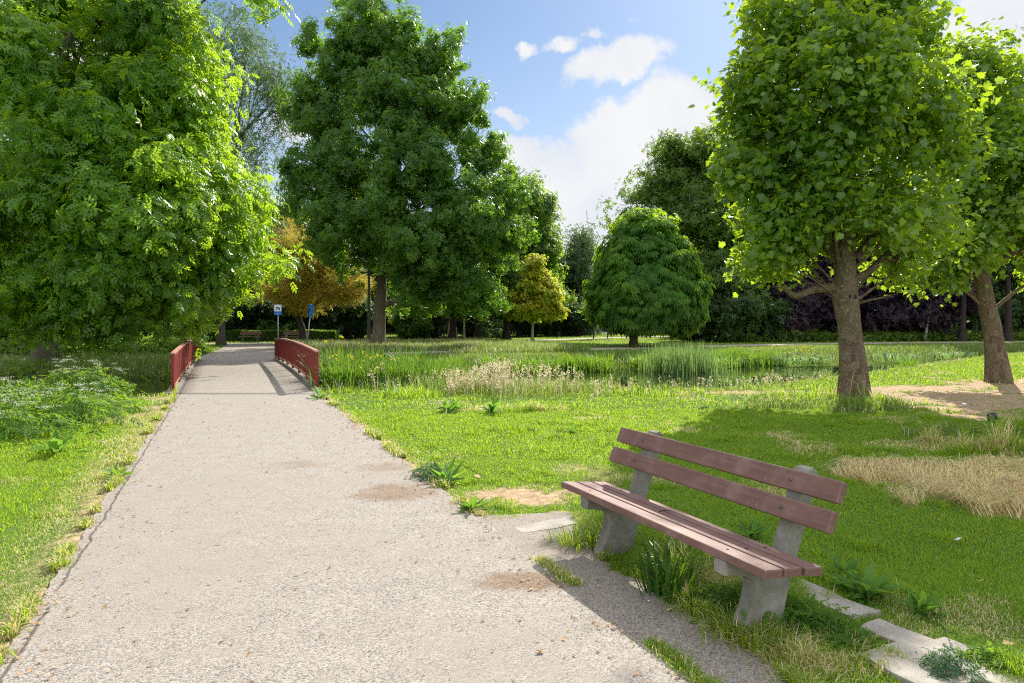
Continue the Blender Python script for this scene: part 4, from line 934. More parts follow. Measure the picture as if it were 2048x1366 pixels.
def lawn():
    rng = np.random.default_rng(1)
    X = []; Y = []; Hh = []; Wd = []; Ln = []
    for (a, b, n, hh, ww) in ((2.3, 4.6, 330000, .040, .0036), (4.6, 8.0, 430000, .045, .0052), (8.0, 12.5, 380000, .052, .0085), (12.5, 36, 560000, .062, .016)):
        x, y = wedge(n, a, b, rng)
        k = ~on_path(x, y, -.02) & (y < nb(x)+.5); x, y = x[k], y[k]
        s_ = sand(x, y); p = np.maximum(.04, 1-1.1*ss(s_, .2, .85)); p *= np.where(pad_mask(x, y) > .5, .12, 1)
        k = rng.random(len(x)) < p*(.55+.6*fbm(x, y, 2.2, 91)); x, y = x[k], y[k]; n = len(x)
        pat = fbm(x, y, .9, 101); tuft = ss(fbm(x, y, 3.5, 111), .6, .8)
        h = hh*(.45+.8*rng.random(n))*(.45+1.0*pat+1.5*tuft)
        X.append(x); Y.append(y); Hh.append(h); Wd.append(ww*(.6+.8*rng.random(n))); Ln.append(.35+.75*rng.random(n))
    x, y, h, w, l = map(np.concatenate, (X, Y, Hh, Wd, Ln))
    dr = dryness(x, y); straw = (dr > .75) & (sand(x, y) < .3)
    # longer grass: bank edge, round the tree feet, patches in the photo
    e = ss(y-(nb(x)-1.6), 0, 1.4); h *= 1+1.6*e*np.where(x > 3, .3, 1)
    for (cx, cy_, rx, ry, k_) in ((6.3, 13.4, 1.7, 1.3, 5.0), (12.9, 17.9, 1.1, .7, 2.5), (7.2, 8.6, 2.2, .9, 3.6), (1.25, 4.3, .55, 1.3, 1.6), (9.5, 9.3, 3, 1.2, 2.6), (-2.3, 14.8, .9, .6, 2.2), (3.2, 15.0, 1.0, .6, 1.0), (-.2, 12.6, 1.6, .5, 1.2), (2.6, 2.9, .5, .4, 1.5)):
        h *= 1+k_*ss(1-((x-cx)/rx)**2-((y-cy_)/ry)**2+.5*(fbm(x, y, 2, 9)-.5), 0, .6)
    h = np.where(straw, h*1.7, h); l = np.where(straw, np.maximum(l, .8), l)
    near_edge = (x < pl(y)) & (x > pl(y)-.25); h = np.where(near_edge, h*.8, h)
    az = rng.random(len(x))*2*PI; az = np.where(straw, -2.2+rng.normal(size=len(x))*.5+2*fbm(x, y, .8, 8), az)
    emit('lawn_grass', x, y, h, w, l, rng.random(len(x)) < dr*1.02, rng, M['grass'], az)
    # rough unmown grass
    n = 70000; x = 3.5+rng.random(n)*9; y = 7.8+rng.random(n)*7; el = lambda cx, cy_, rx, ry: 1-((x-cx)/rx)**2-((y-cy_)/ry)**2
    m_ = np.maximum(el(8.3, 9.3, 2.9, 1.15), el(6.0, 13.1, 1.7, 1.25))+(fbm(x, y, 1.6, 19)-.5)*1.6; k = rng.random(n) < ss(m_, 0, .8); x, y, m_ = x[k], y[k], m_[k]; n = len(x)
    emit('rough_grass', x, y, (.09+.16*rng.random(n))*(.6+.7*ss(m_, 0, 1)), .009+.004*rng.random(n), .3+.7*rng.random(n), rng.random(n) < .07, rng, M['grass_tall'])
    # long flattened straw
    n = 60000; x = 2.8+rng.random(n)*6.5; y = 4.9+rng.random(n)*3.4; k = rng.random(n) < dryness(x, y, True)**1.5; x, y = x[k], y[k]; n = len(x)
    az = 2.3+3.5*(fbm(x, y, 1.3, 8)-.5)*2+rng.normal(size=n)*.75
    emit('straw_grass', x, y, (.10+.16*rng.random(n)), .006+.002*rng.random(n), 1.15+.2*rng.random(n), rng.random(n) < .93, rng, M['grass'], az, zoff=.025)
    # grass creeping over the rim of the gravel pad
    n = 16000; u = -.6+rng.random(n)*3.6; v = pad_edge(u)+abs(rng.normal(size=n))*.05-.025; k = vn(u, v*0, 5, 6) > .25; u, v = u[k], v[k]; n = len(u); q = B0+u[:, None]*BU+v[:, None]*BV
    emit('rim_grass', q[:, 0], q[:, 1], .03+.07*rng.random(n), .0045*np.ones(n), .4+.7*rng.random(n), rng.random(n) < .25, rng, M['grass'], zoff=.01)
    # tufts hanging over the path edges
    n = 30000; y = 2.4+rng.random(n)**1.3*12.5; side = rng.random(n) < .5
    t_ = vn(y, side*9.0, 2.4, 15)+.35*vn(y, side*5., 9, 17)
    k = (t_ > .70) & ~(side & (y < 5.9)); y, side = y[k], side[k]; n = len(y)
    x = np.where(side, pr(y)+.03-abs(rng.normal(size=n))*.05+.06, pl(y)-.05+abs(rng.normal(size=n))*.035)
    emit('edge_grass', x, y, (.04+.07*rng.random(n))*(1+.03*y), (.004+.0012*y)*np.ones(n), .3+.7*rng.random(n), rng.random(n) < .4, rng, M['grass'])
    # grass growing in the crack between path and pad
    n = 9000; y = 2.5+rng.random(n)*3.5; k = (vn(y, y*0, 3.4, 25)+.3*vn(y, y*0, 12, 27) > .62); y = y[k]; n = len(y)
    x = pr(y)+.06+rng.normal(size=n)*.03
    emit('crack_grass', x, y, .025+.05*rng.random(n), .0045*np.ones(n), .4+.6*rng.random(n), rng.random(n) < ss(y, 3.6, 5.2)*.65+.15, rng, M['grass'], zoff=.01)
lawn()
def verge():
    rng = np.random.default_rng(2)
    # tall grass along the near bank
    n = 60000; x = -4.6+rng.random(n)*34; off = rng.normal(size=n)*.65; y = nb(x)+off+.1
    k = (rng.random(n) < np.where(x < -2.2, .12, np.where(x < 2, .8, np.where(x < 9.5, .28, .3)))) & ~on_path(x, y, .25); x, y = x[k], y[k]; n = len(x)
    hf = np.where(x < 2.5, 1, .32)*(.5+fbm(x, y, .8, 31))
    emit('bank_grass', x, y, (.16+.36*rng.random(n))*hf, .009+.006*rng.random(n), .2+.6*rng.random(n), rng.random(n) < .16, rng, M['grass_tall'])
    # seeded pinkish grass: fine stalks with plumes
    n = 2000; x = -4.2+rng.random(n)*8.2; y = nb(x)-.5+rng.normal(size=n)*.6; k = (rng.random(n) < ss(x, -3.4, -1.6)*ss(-x, -3.6, 1.0)) & (vn(x, y, 1.2, 41) > .35) & ~on_path(x, y, .5); x, y = x[k], y[k]
    extra = 150; x2 = 1+rng.random(extra)*8; y2 = nb(x2)+.1+rng.normal(size=extra)*.3; x = np.r_[x, x2]; y = np.r_[y, y2]; n = len(x)
    h = (.22+.42*rng.random(n))*np.where(x > 1.6, .5, 1)*(.6+.8*vn(x, y, .8, 3)); P = np.stack([x, y, height(x, y)], 1); az = rng.random(n)*2*PI; le = .1+.3*rng.random(n)
    V1, F1 = blades(P, h, np.full(n, .006), az, le, rng)
    tip = V1.reshape(n, 5, 3)[:, 4]; sg = .25+.75*ss(vn(x, y, 1.5, 45)+.5*rng.random(n), .35, .8)
    m_ = 9; ti = np.repeat(np.arange(n), m_); g = rng.normal(size=(len(ti), 3))*np.array([.014, .014, .045])
    T = rng.normal(size=(len(ti), 3))*.5+np.array([0, 0, .8])
    V2, F2, _ = leaves(tip[ti]+g-np.array([0, 0, .05]), rng.normal(size=(len(ti), 3)), T, .035+.02*rng.random(len(ti)), LEAF4, rng=rng)
    V = np.concatenate([V1, V2]); Fc = np.concatenate([F1, F2+len(V1)]); rn = np.concatenate([np.repeat(rng.random(n)*.6, 5), np.repeat(rng.random(len(ti)), 4)])
    link('seeding_grass', np_mesh('seeding_grass', V, Fc, dict(rnd=rn, dry=np.clip(np.concatenate([np.repeat(sg, 5), np.repeat(sg[ti], 4)]), 0, 1)), [M['grass_tall']]), kind='stuff')
    # far bank and meadow under the oak
    n = 110000; x = -34+rng.random(n)*84; f_ = fb(x); y = f_-4.6+rng.random(n)*6.6
    k = ~on_path(x, y, .1) & ~((x > pl(y)-.5) & (x < pr(y)+.5) & (y < BR1+1)) & (y > f_-4.3+1.2*fbm(x, y, .4, 51)) & (abs(x) < .8*y+2); x, y = x[k], y[k]; n = len(x)
    hf = .5+.9*fbm(x, y, .5, 61); hf *= np.where(x > 4, .8, 1)*(1-.75*ss(y-fb(x), -1.6, -.2)*(x > -6))
    emit('far_bank_grass', x, y, (.22+.38*rng.random(n))*hf, .016+.012*rng.random(n), .2+.6*rng.random(n), rng.random(n) < .08, rng, M['grass_tall'])
    n = 90000; x = -16+rng.random(n)*26; y = 35+rng.random(n)*18
    k = ~on_path(x, y, .2) & (x > -.40*y-1+2*fbm(x, y, .4, 3)) & (x < .10*y-1.5-(y-40)*.25+3*fbm(x, y, .3, 4)) & (y > fb(x)+.2); x, y = x[k], y[k]; n = len(x)
    emit('meadow_grass', x, y, (.2+.35*rng.random(n))*(.5+fbm(x, y, .4, 71)), .02+.012*rng.random(n), .2+.6*rng.random(n), rng.random(n) < .15+.15*(x < -2), rng, M['grass_tall'])
    n = 120000; x, y = wedge(n, 36, 95, rng, 2, .8, .2); k = ~on_path(x, y, 0) & (y > fb(x)+.5); x, y = x[k], y[k]; n = len(x)
    emit('far_lawn_grass', x, y, (.05+.07*rng.random(n)), .035+.02*rng.random(n), .3+.6*rng.random(n), rng.random(n) < .12, rng, M['grass'])
    n = 26000; x = -4.5+rng.random(n)*19; y = fb(x)-4.9+rng.normal(size=n)*.55; k = vn(x, x*0, .55, 13) > .25; x, y = x[k], y[k]; n = len(x)
    P = np.stack([x, y, np.full(n, -.65)], 1); V, Fc = blades(P, (.45+.6*rng.random(n))*(.6+.6*vn(x, x*0, .7, 14)), .022+.014*rng.random(n), rng.random(n)*2*PI, .15+.8*rng.random(n), rng)
    link('waterside_plants', np_mesh('waterside_plants', V, Fc, dict(rnd=np.repeat(rng.random(n), 5)), [M['iris']]), kind='stuff')
    # reeds standing in the water
    n = 1300; c = rng.integers(0, 2, n); cx = np.array([7.0, 8.4, 9.4])[c]; cy_ = np.array([30.4, 31.0, 30.2])[c]
    x = cx+rng.normal(size=n)*.5; y = cy_+rng.normal(size=n)*.7
    P = np.stack([x, y, np.full(n, -.7)], 1); V, Fc = blades(P, (.5+1.15*rng.random(n)**.8), .022+.012*rng.random(n), rng.random(n)*2*PI, .08+.4*rng.random(n)**2, rng)
    link('reeds', np_mesh('reeds', V, Fc, dict(rnd=np.repeat(rng.random(n), 5)), [M['reed']]), kind='stuff')
verge()
def clump(name, label, cat, x, y, r, h, n, w, m, seed, group=None, lean=(.3, 1.0), z=None, flowers=0, dry=0):
    """a clump of strap leaves fanning from one root"""
    rng = np.random.default_rng(seed); z = float(height(np.array([x]), np.array([y]))[0]) if z is None else z
    root = thing(name, label, cat, (x, y, z), 0, group)
    g = rng.normal(size=(n, 2))*r*.33; az = np.arctan2(g[:, 1], g[:, 0])+rng.normal(size=n)*.7
    P = np.stack([g[:, 0], g[:, 1], np.full(n, -.02)], 1); hh = h*(.55+.5*rng.random(n))
    V, Fc = blades(P, hh, w*(.7+.6*rng.random(n)), az, lean[0]+(lean[1]-lean[0])*rng.random(n), rng)
    link('leaves', np_mesh('leaves', V, Fc, dict(rnd=np.repeat(rng.random(n), 5), dry=np.repeat((rng.random(n) < dry).astype(float), 5)), [m]), root)
    if flowers:
        P = np.stack([rng.normal(size=flowers)*r*.4, rng.normal(size=flowers)*r*.4, h*(.55+.4*rng.random(flowers))], 1); idx = np.repeat(np.arange(flowers), 5); q = len(idx)
        V, Fc, rr = leaves(P[idx], rng.normal(size=(q, 3)), rng.normal(size=(q, 3))+[0, 0, .3], (.028+.0016*abs(y))*(.6+.5*rng.random(q)), LEAF4, rng=rng)
        link('flowers', np_mesh('flowers', V, Fc, dict(rnd=rr), [M['flower_y']]), root)
    return root
def irises():
    g = 'yellow iris clumps by the bridge railing'
    L = [(-4.25,16.75,1.0,14,'flowering yellow iris clump closest to the right railing end'),(-3.65,16.9,1.05,10,'iris clump with a few yellow flowers, second from the right railing'),(-3.1,16.9,1.0,5,'broad-leaved green iris clump, third from the right railing'),(-2.6,17.1,1.05,2,'arching iris clump, fourth from the right railing beside the pale seeded grass'),
         (-4.85,18.7,1.4,4,'tall iris clump pressed against the right railing over the water'),(-2.0,17.3,1.0,0,'iris clump, fifth in the row from the railing'),(-4.4,18.1,1.35,0,'tall green iris clump standing in the water behind the flowering one'),(-3.9,18.6,1.3,0,'tall green iris clump in the water, behind the second flowering one'),(-2.9,18.9,1.3,0,'tall iris clump in the water, farthest from the railing'),(-1.5,17.9,.9,0,'small iris clump at the end of the row beside the seeded grass')]
    for i, (x, y, h, fl, lab) in enumerate(L):
        clump('iris_clump', lab, 'iris', x, y, .75, h*1.05, 420, .026, M['iris_d'], 400+i, g, (.1, .9), max(-.2, float(height(np.array([x]), np.array([y]))[0])), fl)
    labs = ['bright iris clump in the canal behind the pale seeded grass','bright iris clump right of the seeded grass across the water','wide iris clump across the water, second left of the reeds','bright iris clump across the water directly left of the reeds','iris clump at the water line directly right of the reeds','dark iris clump with yellow flowers across the water left of the nearer plane trunk','iris clump across the water just left of the nearer plane trunk','dark clump on the far bank right of the nearer plane trunk','dark clump on the far bank between the plane trunks','low iris clump across the water behind the golden tree line','leafy clump at the far water line in front of the oak','leafy clump at the far water line left of the oak trunk']
    for i, (px, D, r, h, fl) in enumerate([(990,31,1.1,1.0,0),(1075,31.5,1.1,.95,0),(1195,32.5,1.3,1.05,0),(1285,32.5,1.0,.95,0),(1445,33.5,1.1,.9,0),(1585,35,1.6,1.0,16),(1630,35.5,1.3,.9,4),(1790,38,2.0,.9,3),(1890,42,2.0,.8,0),(1130,31,1.1,.8,3),(900,30.5,1.0,.8,0),(800,29.5,1.2,.9,0)]):
        clump('iris_clump', labs[i], 'iris', (px-1024)/F*D, D, r, h, 230, .035, M['iris'] if i < 5 or i > 8 else M['reed'], 430+i, 'iris clumps along the canal edge', (.3, 1.15), -.55, fl)
    # plants on the near bank lip
    for i, (px, py, h, lab, m_) in enumerate([(925,772,.75,'yellow-green leafy plant standing above the pale seeded grass','iris'),(1330,775,.35,'strap-leaved clump on the near bank below the reeds','iris'),(1480,768,.5,'whitish strap-leaved clump on the near bank left of the plane trunk','reed'),(1530,766,.38,'small yellow-green plant on the bank left of the plane trunk','iris'),(1650,752,.4,'arching clump on the bank beside the plane trunk','reed'),(1180,775,.35,'pale herb on the near bank left of the chestnut','reed'),(1780,733,.35,'yellow-green plant on the near bank right of the plane trunk','iris'),(1815,735,.5,'upright small plant on the near bank between the plane trees','iris')]):
        x, y = G(px, py); y = min(y, float(nb(x))+.35); clump('bank_plant', lab, 'plant', x, y, .45, h, 80, .022, M[m_], 460+i, 'strap-leaved plants on the near bank', (.1, .8), None, 0)
irises()
def herb(name, label, cat, x, y, r, h, n, size, tpl, m, seed, group=None, up=.8, umbels=0, stem=True, flat=.45):
    rng = np.random.default_rng(seed); z = float(height(np.array([x]), np.array([y]))[0]); root = thing(name, label, cat, (x, y, z), 0, group)
    d = rng.normal(size=(n, 3))*np.array([r*.45, r*.45, 0]); d[:, 2] = h*(rng.random(n)**.8)*np.exp(-(d[:, 0]**2+d[:, 1]**2)/(r*r*1.2))
    N = unit(d*[1, 1, 0])*.5+np.array([0, 0, up])+rng.normal(size=(n, 3))*.4; T = d*[1, 1, 0]+rng.normal(size=(n, 3))*.3*r
    V, Fc, rr = leaves(d, N, T, size*(.6+.7*rng.random(n)), tpl, rng=rng)
    link('leaves', np_mesh('leaves', V, Fc, dict(rnd=rr), [m]), root)
    if stem:
        k = max(5, umbels); parts = []; tops = []
        for i in range(k):
            a = rng.random()*2*PI; q = r*.5*rng.random(); top = np.array([math.cos(a)*q*1.3, math.sin(a)*q*1.3, h*(.75+.45*rng.random())]); b0 = np.array([math.cos(a)*q*.3, math.sin(a)*q*.3, -.03])
            parts.append(tube(bez(b0, (b0+top)/2+rng.normal(size=3)*.04, top, 4), [.008, .006, .005, .003], 4)); tops.append(top)
            for j in range(3 if umbels else 0):
                t2 = top+rng.normal(size=3)*np.array([.10, .10, .06]); parts.append(tube(bez(top*.8+b0*.2, (top+t2)/2, t2, 3), [.004, .003, .002], 3)); tops.append(t2)
        v, f = join(parts); rv = np.zeros(len(v))+.3; Fs = [f]; ms = [m]; mi = np.zeros(len(f))
        if umbels:
            tops = np.array(tops); idx = np.repeat(np.arange(len(tops)), 22); q = len(idx); rad = .055
            o = rng.normal(size=(q, 3))*np.array([rad*.6, rad*.6, .008])
            V, Fc, rr = leaves(tops[idx]+o, rng.normal(size=(q, 3))*.4+[0, 0, 1], rng.normal(size=(q, 3)), .016+.008*rng.random(q), LEAF4, rng=rng)
            Fs.append(Fc+len(v)); v = np.concatenate([v, V]); rv = np.concatenate([rv, rr]); ms.append(M['flower_w']); mi = np.concatenate([mi, np.ones(len(Fc))])
        link('flowering_stems' if umbels else 'stems', np_mesh('stems', v, Fs, dict(rnd=rv), ms, False, mi), root)
    return root
FERN = sprig_tpl(21, 9, .42, .2, .2)
DOCK = (np.array([[0,0,0],[.10,.25,.05],[.13,.6,.08],[0,1,-.06],[-.13,.6,.08],[-.10,.25,.05],[0,.3,-.0],[0,.62,.03]]), np.array([[0,1,6],[0,6,5],[1,2,7],[1,7,6],[6,7,4],[6,4,5],[2,3,7],[7,3,4]]))
def rosette(label, px, py, r, n, seed, m='leaf_weed', tpl=None, h=.12, name='broadleaf_weed', group='low weeds in the grass'):
    x, y = G(px, py); rng = np.random.default_rng(seed); root = thing(name, label, 'weed', (x, y, 0), 0, group)
    a = rng.random(n)*2*PI; el = .15+.9*rng.random(n)**1.5; T = np.stack([np.cos(a)*np.cos(el), np.sin(a)*np.cos(el), np.sin(el)], 1)
    N = np.stack([-np.cos(a)*np.sin(el), -np.sin(a)*np.sin(el), np.cos(el)], 1)+rng.normal(size=(n, 3))*.25
    P = rng.normal(size=(n, 3))*r*.12*[1, 1, 0]+[0, 0, .005]
    V, Fc, rr = leaves(P, N, T, r*(.55+.6*rng.random(n)), tpl or DOCK, rng=rng)
    link('leaves', np_mesh('leaves', V, Fc, dict(rnd=rr), [M[m]]), root); return root
def weeds():
    rng = random.Random(4)
    words = ['closest to the lawn', 'second from the grass', 'in the middle of the bank', 'with the tallest white umbels', 'by the dark water', 'at the far left', 'half way to the bridge', 'behind the broad dock weed', 'in shade near the water', 'low on the bank', 'standing beside the tallest one', 'behind the others', 'half hidden', 'at the bottom left corner']
    for i in range(14):
        px = [30,90,145,200,170,5,130,185,110,60,215,150,75,20][i]; py = [862,842,850,826,800,830,800,800,790,800,780,770,760,880][i]
        x, y = G(px, py); y = min(y, float(nb(x))+1.0)
        herb('cow_parsley', 'cow parsley with white umbels on the left bank, '+words[i], 'cow parsley', x, y, .8, (.42+.30*rng.random())*(.75 if px > 190 else 1), 260, .16, FERN, M['leaf_wild'], 500+i, 'cow parsley on the left bank', .8, 7)
    # leafy undergrowth
    g = np.random.default_rng(9); n = 9000; x = -14+g.random(n)*6.4; y = nb(x)-1.4+g.random(n)*2.6; k = (x < pl(y)-.7-1.4*g.random(n)-1.3*ss(y, 12, 14)) ; x, y = x[k], y[k]; n = len(x)
    P = np.stack([x, y, height(x, y)+.22*g.random(n)*(1+fbm(x, y, .8, 5))], 1)
    V, Fc, rr = leaves(P, g.normal(size=(n, 3))*.5+[0, 0, .8], g.normal(size=(n, 3)), .10+.12*g.random(n), SPRIG, rng=g)
    link('bank_undergrowth', np_mesh('bank_undergrowth', V, Fc, dict(rnd=rr), [M['leaf_wild']]), kind='stuff')
    n = 9000; x = -34+g.random(n)*26; y = fb(x)-3.6+g.random(n)*2.6; k = (vn(x, y, .7, 88) > .55) & ~on_path(x, y, .3) & (x < pl(y)-.4); x, y = x[k], y[k]; n = len(x)
    P = np.stack([x, y, height(x, y)+.25*g.random(n)], 1)
    V, Fc, rr = leaves(P, g.normal(size=(n, 3))*.5+[0, 0, .8], g.normal(size=(n, 3)), .16+.16*g.random(n), SPRIG, rng=g)
    link('far_bank_undergrowth', np_mesh('far_bank_undergrowth', V, Fc, dict(rnd=rr), [M['leaf_mid']]), kind='stuff')
    # undergrowth along the foot of the wood on the right and the left
    n = 26000; x = np.concatenate([18+g.random(n//2)*40, -45+g.random(n-n//2)*30]); y = np.where(x > 0, np.interp(x, [18,25,40,60], [56,57.5,60,64]), np.interp(x, [-45,-22,-15], [30.5,33.5,36]))+g.normal(size=n)*.9
    k = ~on_path(x, y, .3) & (abs(x) < .82*y); x, y = x[k], y[k]; n = len(x)
    P = np.stack([x, y, .75*g.random(n)*(.4+fbm(x, y, .35, 6))], 1)
    V, Fc, rr = leaves(P, g.normal(size=(n, 3))*.5+[0, 0, .8], g.normal(size=(n, 3)), .22+.2*g.random(n), SPRIG, rng=g)
    link('woodland_undergrowth', np_mesh('woodland_undergrowth', V, Fc, dict(rnd=rr), [M['leaf_mid']]), kind='stuff')
    # weeds by the bench and the path
    x, y = G(1335, 1185)
    clump('grass_tuft', 'big dark green grass tuft growing under the front of the bench', 'grass tuft', x, y, .20, .36, 130, .015, M['iris_d'], 601, None, (.25, 1.05), 0)
    x, y = G(1215, 1085)
    clump('grass_tuft', 'bright long grass tuft at the foot of the far bench support', 'grass tuft', x, y, .26, .26, 260, .007, M['grass'], 602, None, (.3, 1.1), 0, 0, .15)
    x, y = G(1380, 1130)
    clump('grass_tuft', 'long grass tuft beneath the middle of the bench seat', 'grass tuft', x-.05, y, .3, .24, 220, .008, M['grass'], 607, None, (.3, 1.1), 0, 0, .2)
    x, y = G(1570, 1265)
    clump('grass_tuft', 'pale lodged grass tuft in front of the near bench support', 'grass tuft', x, y, .30, .13, 420, .0055, M['grass'], 603, None, (.6, 1.1), 0, 0, .35)
    for i, (px, py, lab) in enumerate([(1465,1262,'short bright grass tuft hiding the toe of the near bench support'),(1510,1285,'short grass tuft between the gravel pad and the near bench support'),(1395,1215,'short grass tuft at the pad rim below the bench front edge'),(1150,1085,'short grass tuft at the far end of the pad below the bench seat')]):
        x, y = G(px, py); clump('grass_tuft', lab, 'grass tuft', x, y, .22, .17, 330, .006, M['grass'], 670+i, 'short tufts round the bench', (.4, 1.1), 0, 0, .2)
    x, y = G(1690, 1300)
    clump('grass_tuft', 'light grass tuft at the edge of the concrete slabs', 'grass tuft', x, y, .26, .12, 350, .0055, M['grass'], 604, None, (.6, 1.1), 0, 0, .3)
    x, y = G(1620, 1366)
    clump('grass_tuft', 'yellowish grass tuft low at the bottom edge between pad and slabs', 'grass tuft', x, y, .26, .10, 350, .005, M['grass'], 605, None, (.6, 1.1), 0, 0, .4)
    x, y = G(780, 780)
    clump('grass_tuft', 'grey-green grass clump on the lawn before the pale seeded grass', 'grass tuft', x, y, .5, .42, 260, .012, M['reed'], 606, None, (.3, 1.1), 0)
    rosette('large broad-leaved weed right of the bench seat end', 1735, 1195, .22, 34, 611)
    rosette('upright broad-leaved weed just behind the near bench end', 1685, 1150, .17, 18, 612)
    rosette('flat broad-leaved weed right of the concrete slab', 1845, 1225, .15, 22, 613)
    rosette('broad-leaved dock weed in the grass on the left bank', 115, 905, .42, 14, 614)
    rosette('small weed rosette at the right path edge near the bridge', 640, 797, .35, 12, 615)
    rosette('whitish weed rosette in the middle of the sunny lawn', 985, 828, .32, 22, 616)
    rosette('weed rosette in the sunny lawn left of the whitish one', 905, 822, .36, 22, 617)
    rosette('small dark weed in the sunny lawn behind the bench', 1145, 868, .17, 16, 618)
    rosette('long-leaved weed beside the blue-green herb at the path edge', 895, 965, .28, 26, 619, tpl=NARROW)
    rosette('green weed at the path edge above the gravel pad', 945, 1020, .17, 26, 620)
    rosette('weed rosette at the left path edge half way to the bridge', 232, 955, .22, 16, 621, tpl=NARROW)
    rosette('long-leaved weed behind the bench middle', 1500, 1075, .17, 26, 622, tpl=NARROW)
    x, y = G(862, 955); herb('blue_green_herb', 'round blue-green feathery herb at the right edge of the path', 'weed', x, y, .20, .16, 260, .06, FERN, M['leaf_blue'], 630, None, .8, 0, False)
    x, y = G(1895, 1350); herb('leafy_herb', 'bushy green herb growing between the concrete slabs', 'weed', x, y, .10, .13, 170, .05, FERN, M['leaf_blue'], 631, None, .8, 0, False)
    for i, (px, py, lab) in enumerate([(1520,1235,'leafy yellow-green herbs covering the foot of the near bench support'),(1600,1245,'leafy herbs just right of the near bench support'),(1450,1215,'low leafy herbs left of the near bench support'),(1660,1270,'low leafy herbs left of the broken slabs'),(1990,1330,'trailing herbs at the right end of the slabs')]):
        x, y = G(px, py); herb('low_herb', lab, 'weed', x, y, (.26,.24,.22,.2,.14)[i], (.19,.15,.14,.10,.07)[i], 420, .045, SPRIG, M['leaf_wild'], 640+i, 'leafy herbs round the bench foot', .8, 0, False)
weeds()

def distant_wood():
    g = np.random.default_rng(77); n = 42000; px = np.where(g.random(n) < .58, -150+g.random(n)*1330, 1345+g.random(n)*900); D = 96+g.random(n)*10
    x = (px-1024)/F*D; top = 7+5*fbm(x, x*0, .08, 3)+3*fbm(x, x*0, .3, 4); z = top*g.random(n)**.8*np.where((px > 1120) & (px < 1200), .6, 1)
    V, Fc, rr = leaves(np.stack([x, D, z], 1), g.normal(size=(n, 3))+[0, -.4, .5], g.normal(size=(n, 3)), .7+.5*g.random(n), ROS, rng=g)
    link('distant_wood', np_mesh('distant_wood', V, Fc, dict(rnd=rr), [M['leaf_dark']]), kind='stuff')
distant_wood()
# ------------------------------------------------------------------ hedge, bin, slabs, litter, street
def hedge():
    x0, x1, y0, y1, h = (415-1024)/F*58, (672-1024)/F*58, 57.6, 58.6, .86
    rng = np.random.default_rng(12); n = 26000; f = rng.choice(4, n, p=[.5,.32,.1,.08])
    x = x0+(x1-x0)*rng.random(n); y = y0+(y1-y0)*rng.random(n); z = h*rng.random(n)
    y = np.where(f == 0, y0, y); z = np.where(f == 1, h, z); x = np.where(f == 2, x1, x); x = np.where(f == 3, x0, x)
    P = np.stack([x, y, z], 1)+rng.normal(size=(n, 3))*.035; P[:, 2] += .04*np.sin(x*2.1)
    N = np.stack([(f == 2)*1.-(f == 3)*1., (f == 0)*-1., (f == 1)*1.], 1)+rng.normal(size=(n, 3))*.5
    V, Fc, rr = leaves(P, N, rng.normal(size=(n, 3)), .07+.05*rng.random(n), ROS, rng=rng)
    root = thing('hedge', 'long low clipped hedge behind the two distant benches', 'hedge', ((x0+x1)/2, y0, 0)); V = V-np.array([(x0+x1)/2, y0, 0])
    link('foliage', np_mesh('foliage', V, Fc, dict(rnd=rr), [M['leaf_mid']]), root)
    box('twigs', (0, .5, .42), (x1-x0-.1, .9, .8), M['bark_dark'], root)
hedge()
def litter_bin():
    D = 57.0; x = (993.5-1024)/F*D; r = thing('litter_bin', 'dark wire mesh bin on a thin leg between two dark oak trunks', 'bin', (x, D, 0))
    bm = bmesh.new(); bm_cyl(bm, (0, 0, .28), .06, .56, None, 10); bm_done(bm, 'leg', M['black'], r, True)
    bm = bmesh.new()
    for k in range(14):
        a = k/14*2*PI; bm_box(bm, (math.cos(a)*.18, math.sin(a)*.18, .86), (.02, .02, .62), Matrix.Rotation(a, 4, 'Z'))
    for z in (.56, .71, .86, 1.01, 1.16):
        for k in range(14):
            a = (k+.5)/14*2*PI; bm_box(bm, (math.cos(a)*.18, math.sin(a)*.18, z), (.015, .085, .02), Matrix.Rotation(a, 4, 'Z'))
    bm_cyl(bm, (0, 0, .56), .18, .02, None, 14)
    bm_done(bm, 'basket', M['black'], r)
litter_bin()
def slabs():
    g = 'broken concrete slabs beside the bench'
    ang = math.atan2(BU[1], BU[0])
    L = [((1630,1190), .66, .2, 'concrete slab half buried right behind the near bench end', 0), ((1815,1282), .42, .2, 'concrete slab in the grass right of the leafy herbs', .05), ((1835,1338), .40, .3, 'concrete slab at the bottom edge left of the bushy green herb', -.03), ((1985,1345), .6, .26, 'concrete slab near the bottom right corner of the photo', .02), ((1105,1048), .2, .62, 'pale concrete slab strip at the far end of the gravel pad', .08)]
    for i, ((px, py), lu, lv, lab, da) in enumerate(L):
        x, y = G(px, py); bm = bmesh.new(); bm_box(bm, (0, 0, 0), (lu, lv, .05), None, .006, 2)
        bmesh.ops.subdivide_edges(bm, edges=[e for e in bm.edges if e.calc_length() > .1], cuts=5, use_grid_fill=True)
        rnd = random.Random(i)
        for v in bm.verts:
            k = vn(np.array([v.co.x+i]), np.array([v.co.y]), 9, 3)[0]-.5
            if abs(v.co.x) > lu/2-.02: v.co.x += .035*k
            if abs(v.co.y) > lv/2-.02: v.co.y += .03*k
        o = bm_done(bm, 'concrete_slab', M['slab']); o.location = (x, y, (-.010,-.008,-.006,-.007,-.020)[i]); o.rotation_euler = (R(.8), R(-.6), ang+da)
        o['label'] = lab; o['category'] = 'slab'; o['group'] = g
slabs()
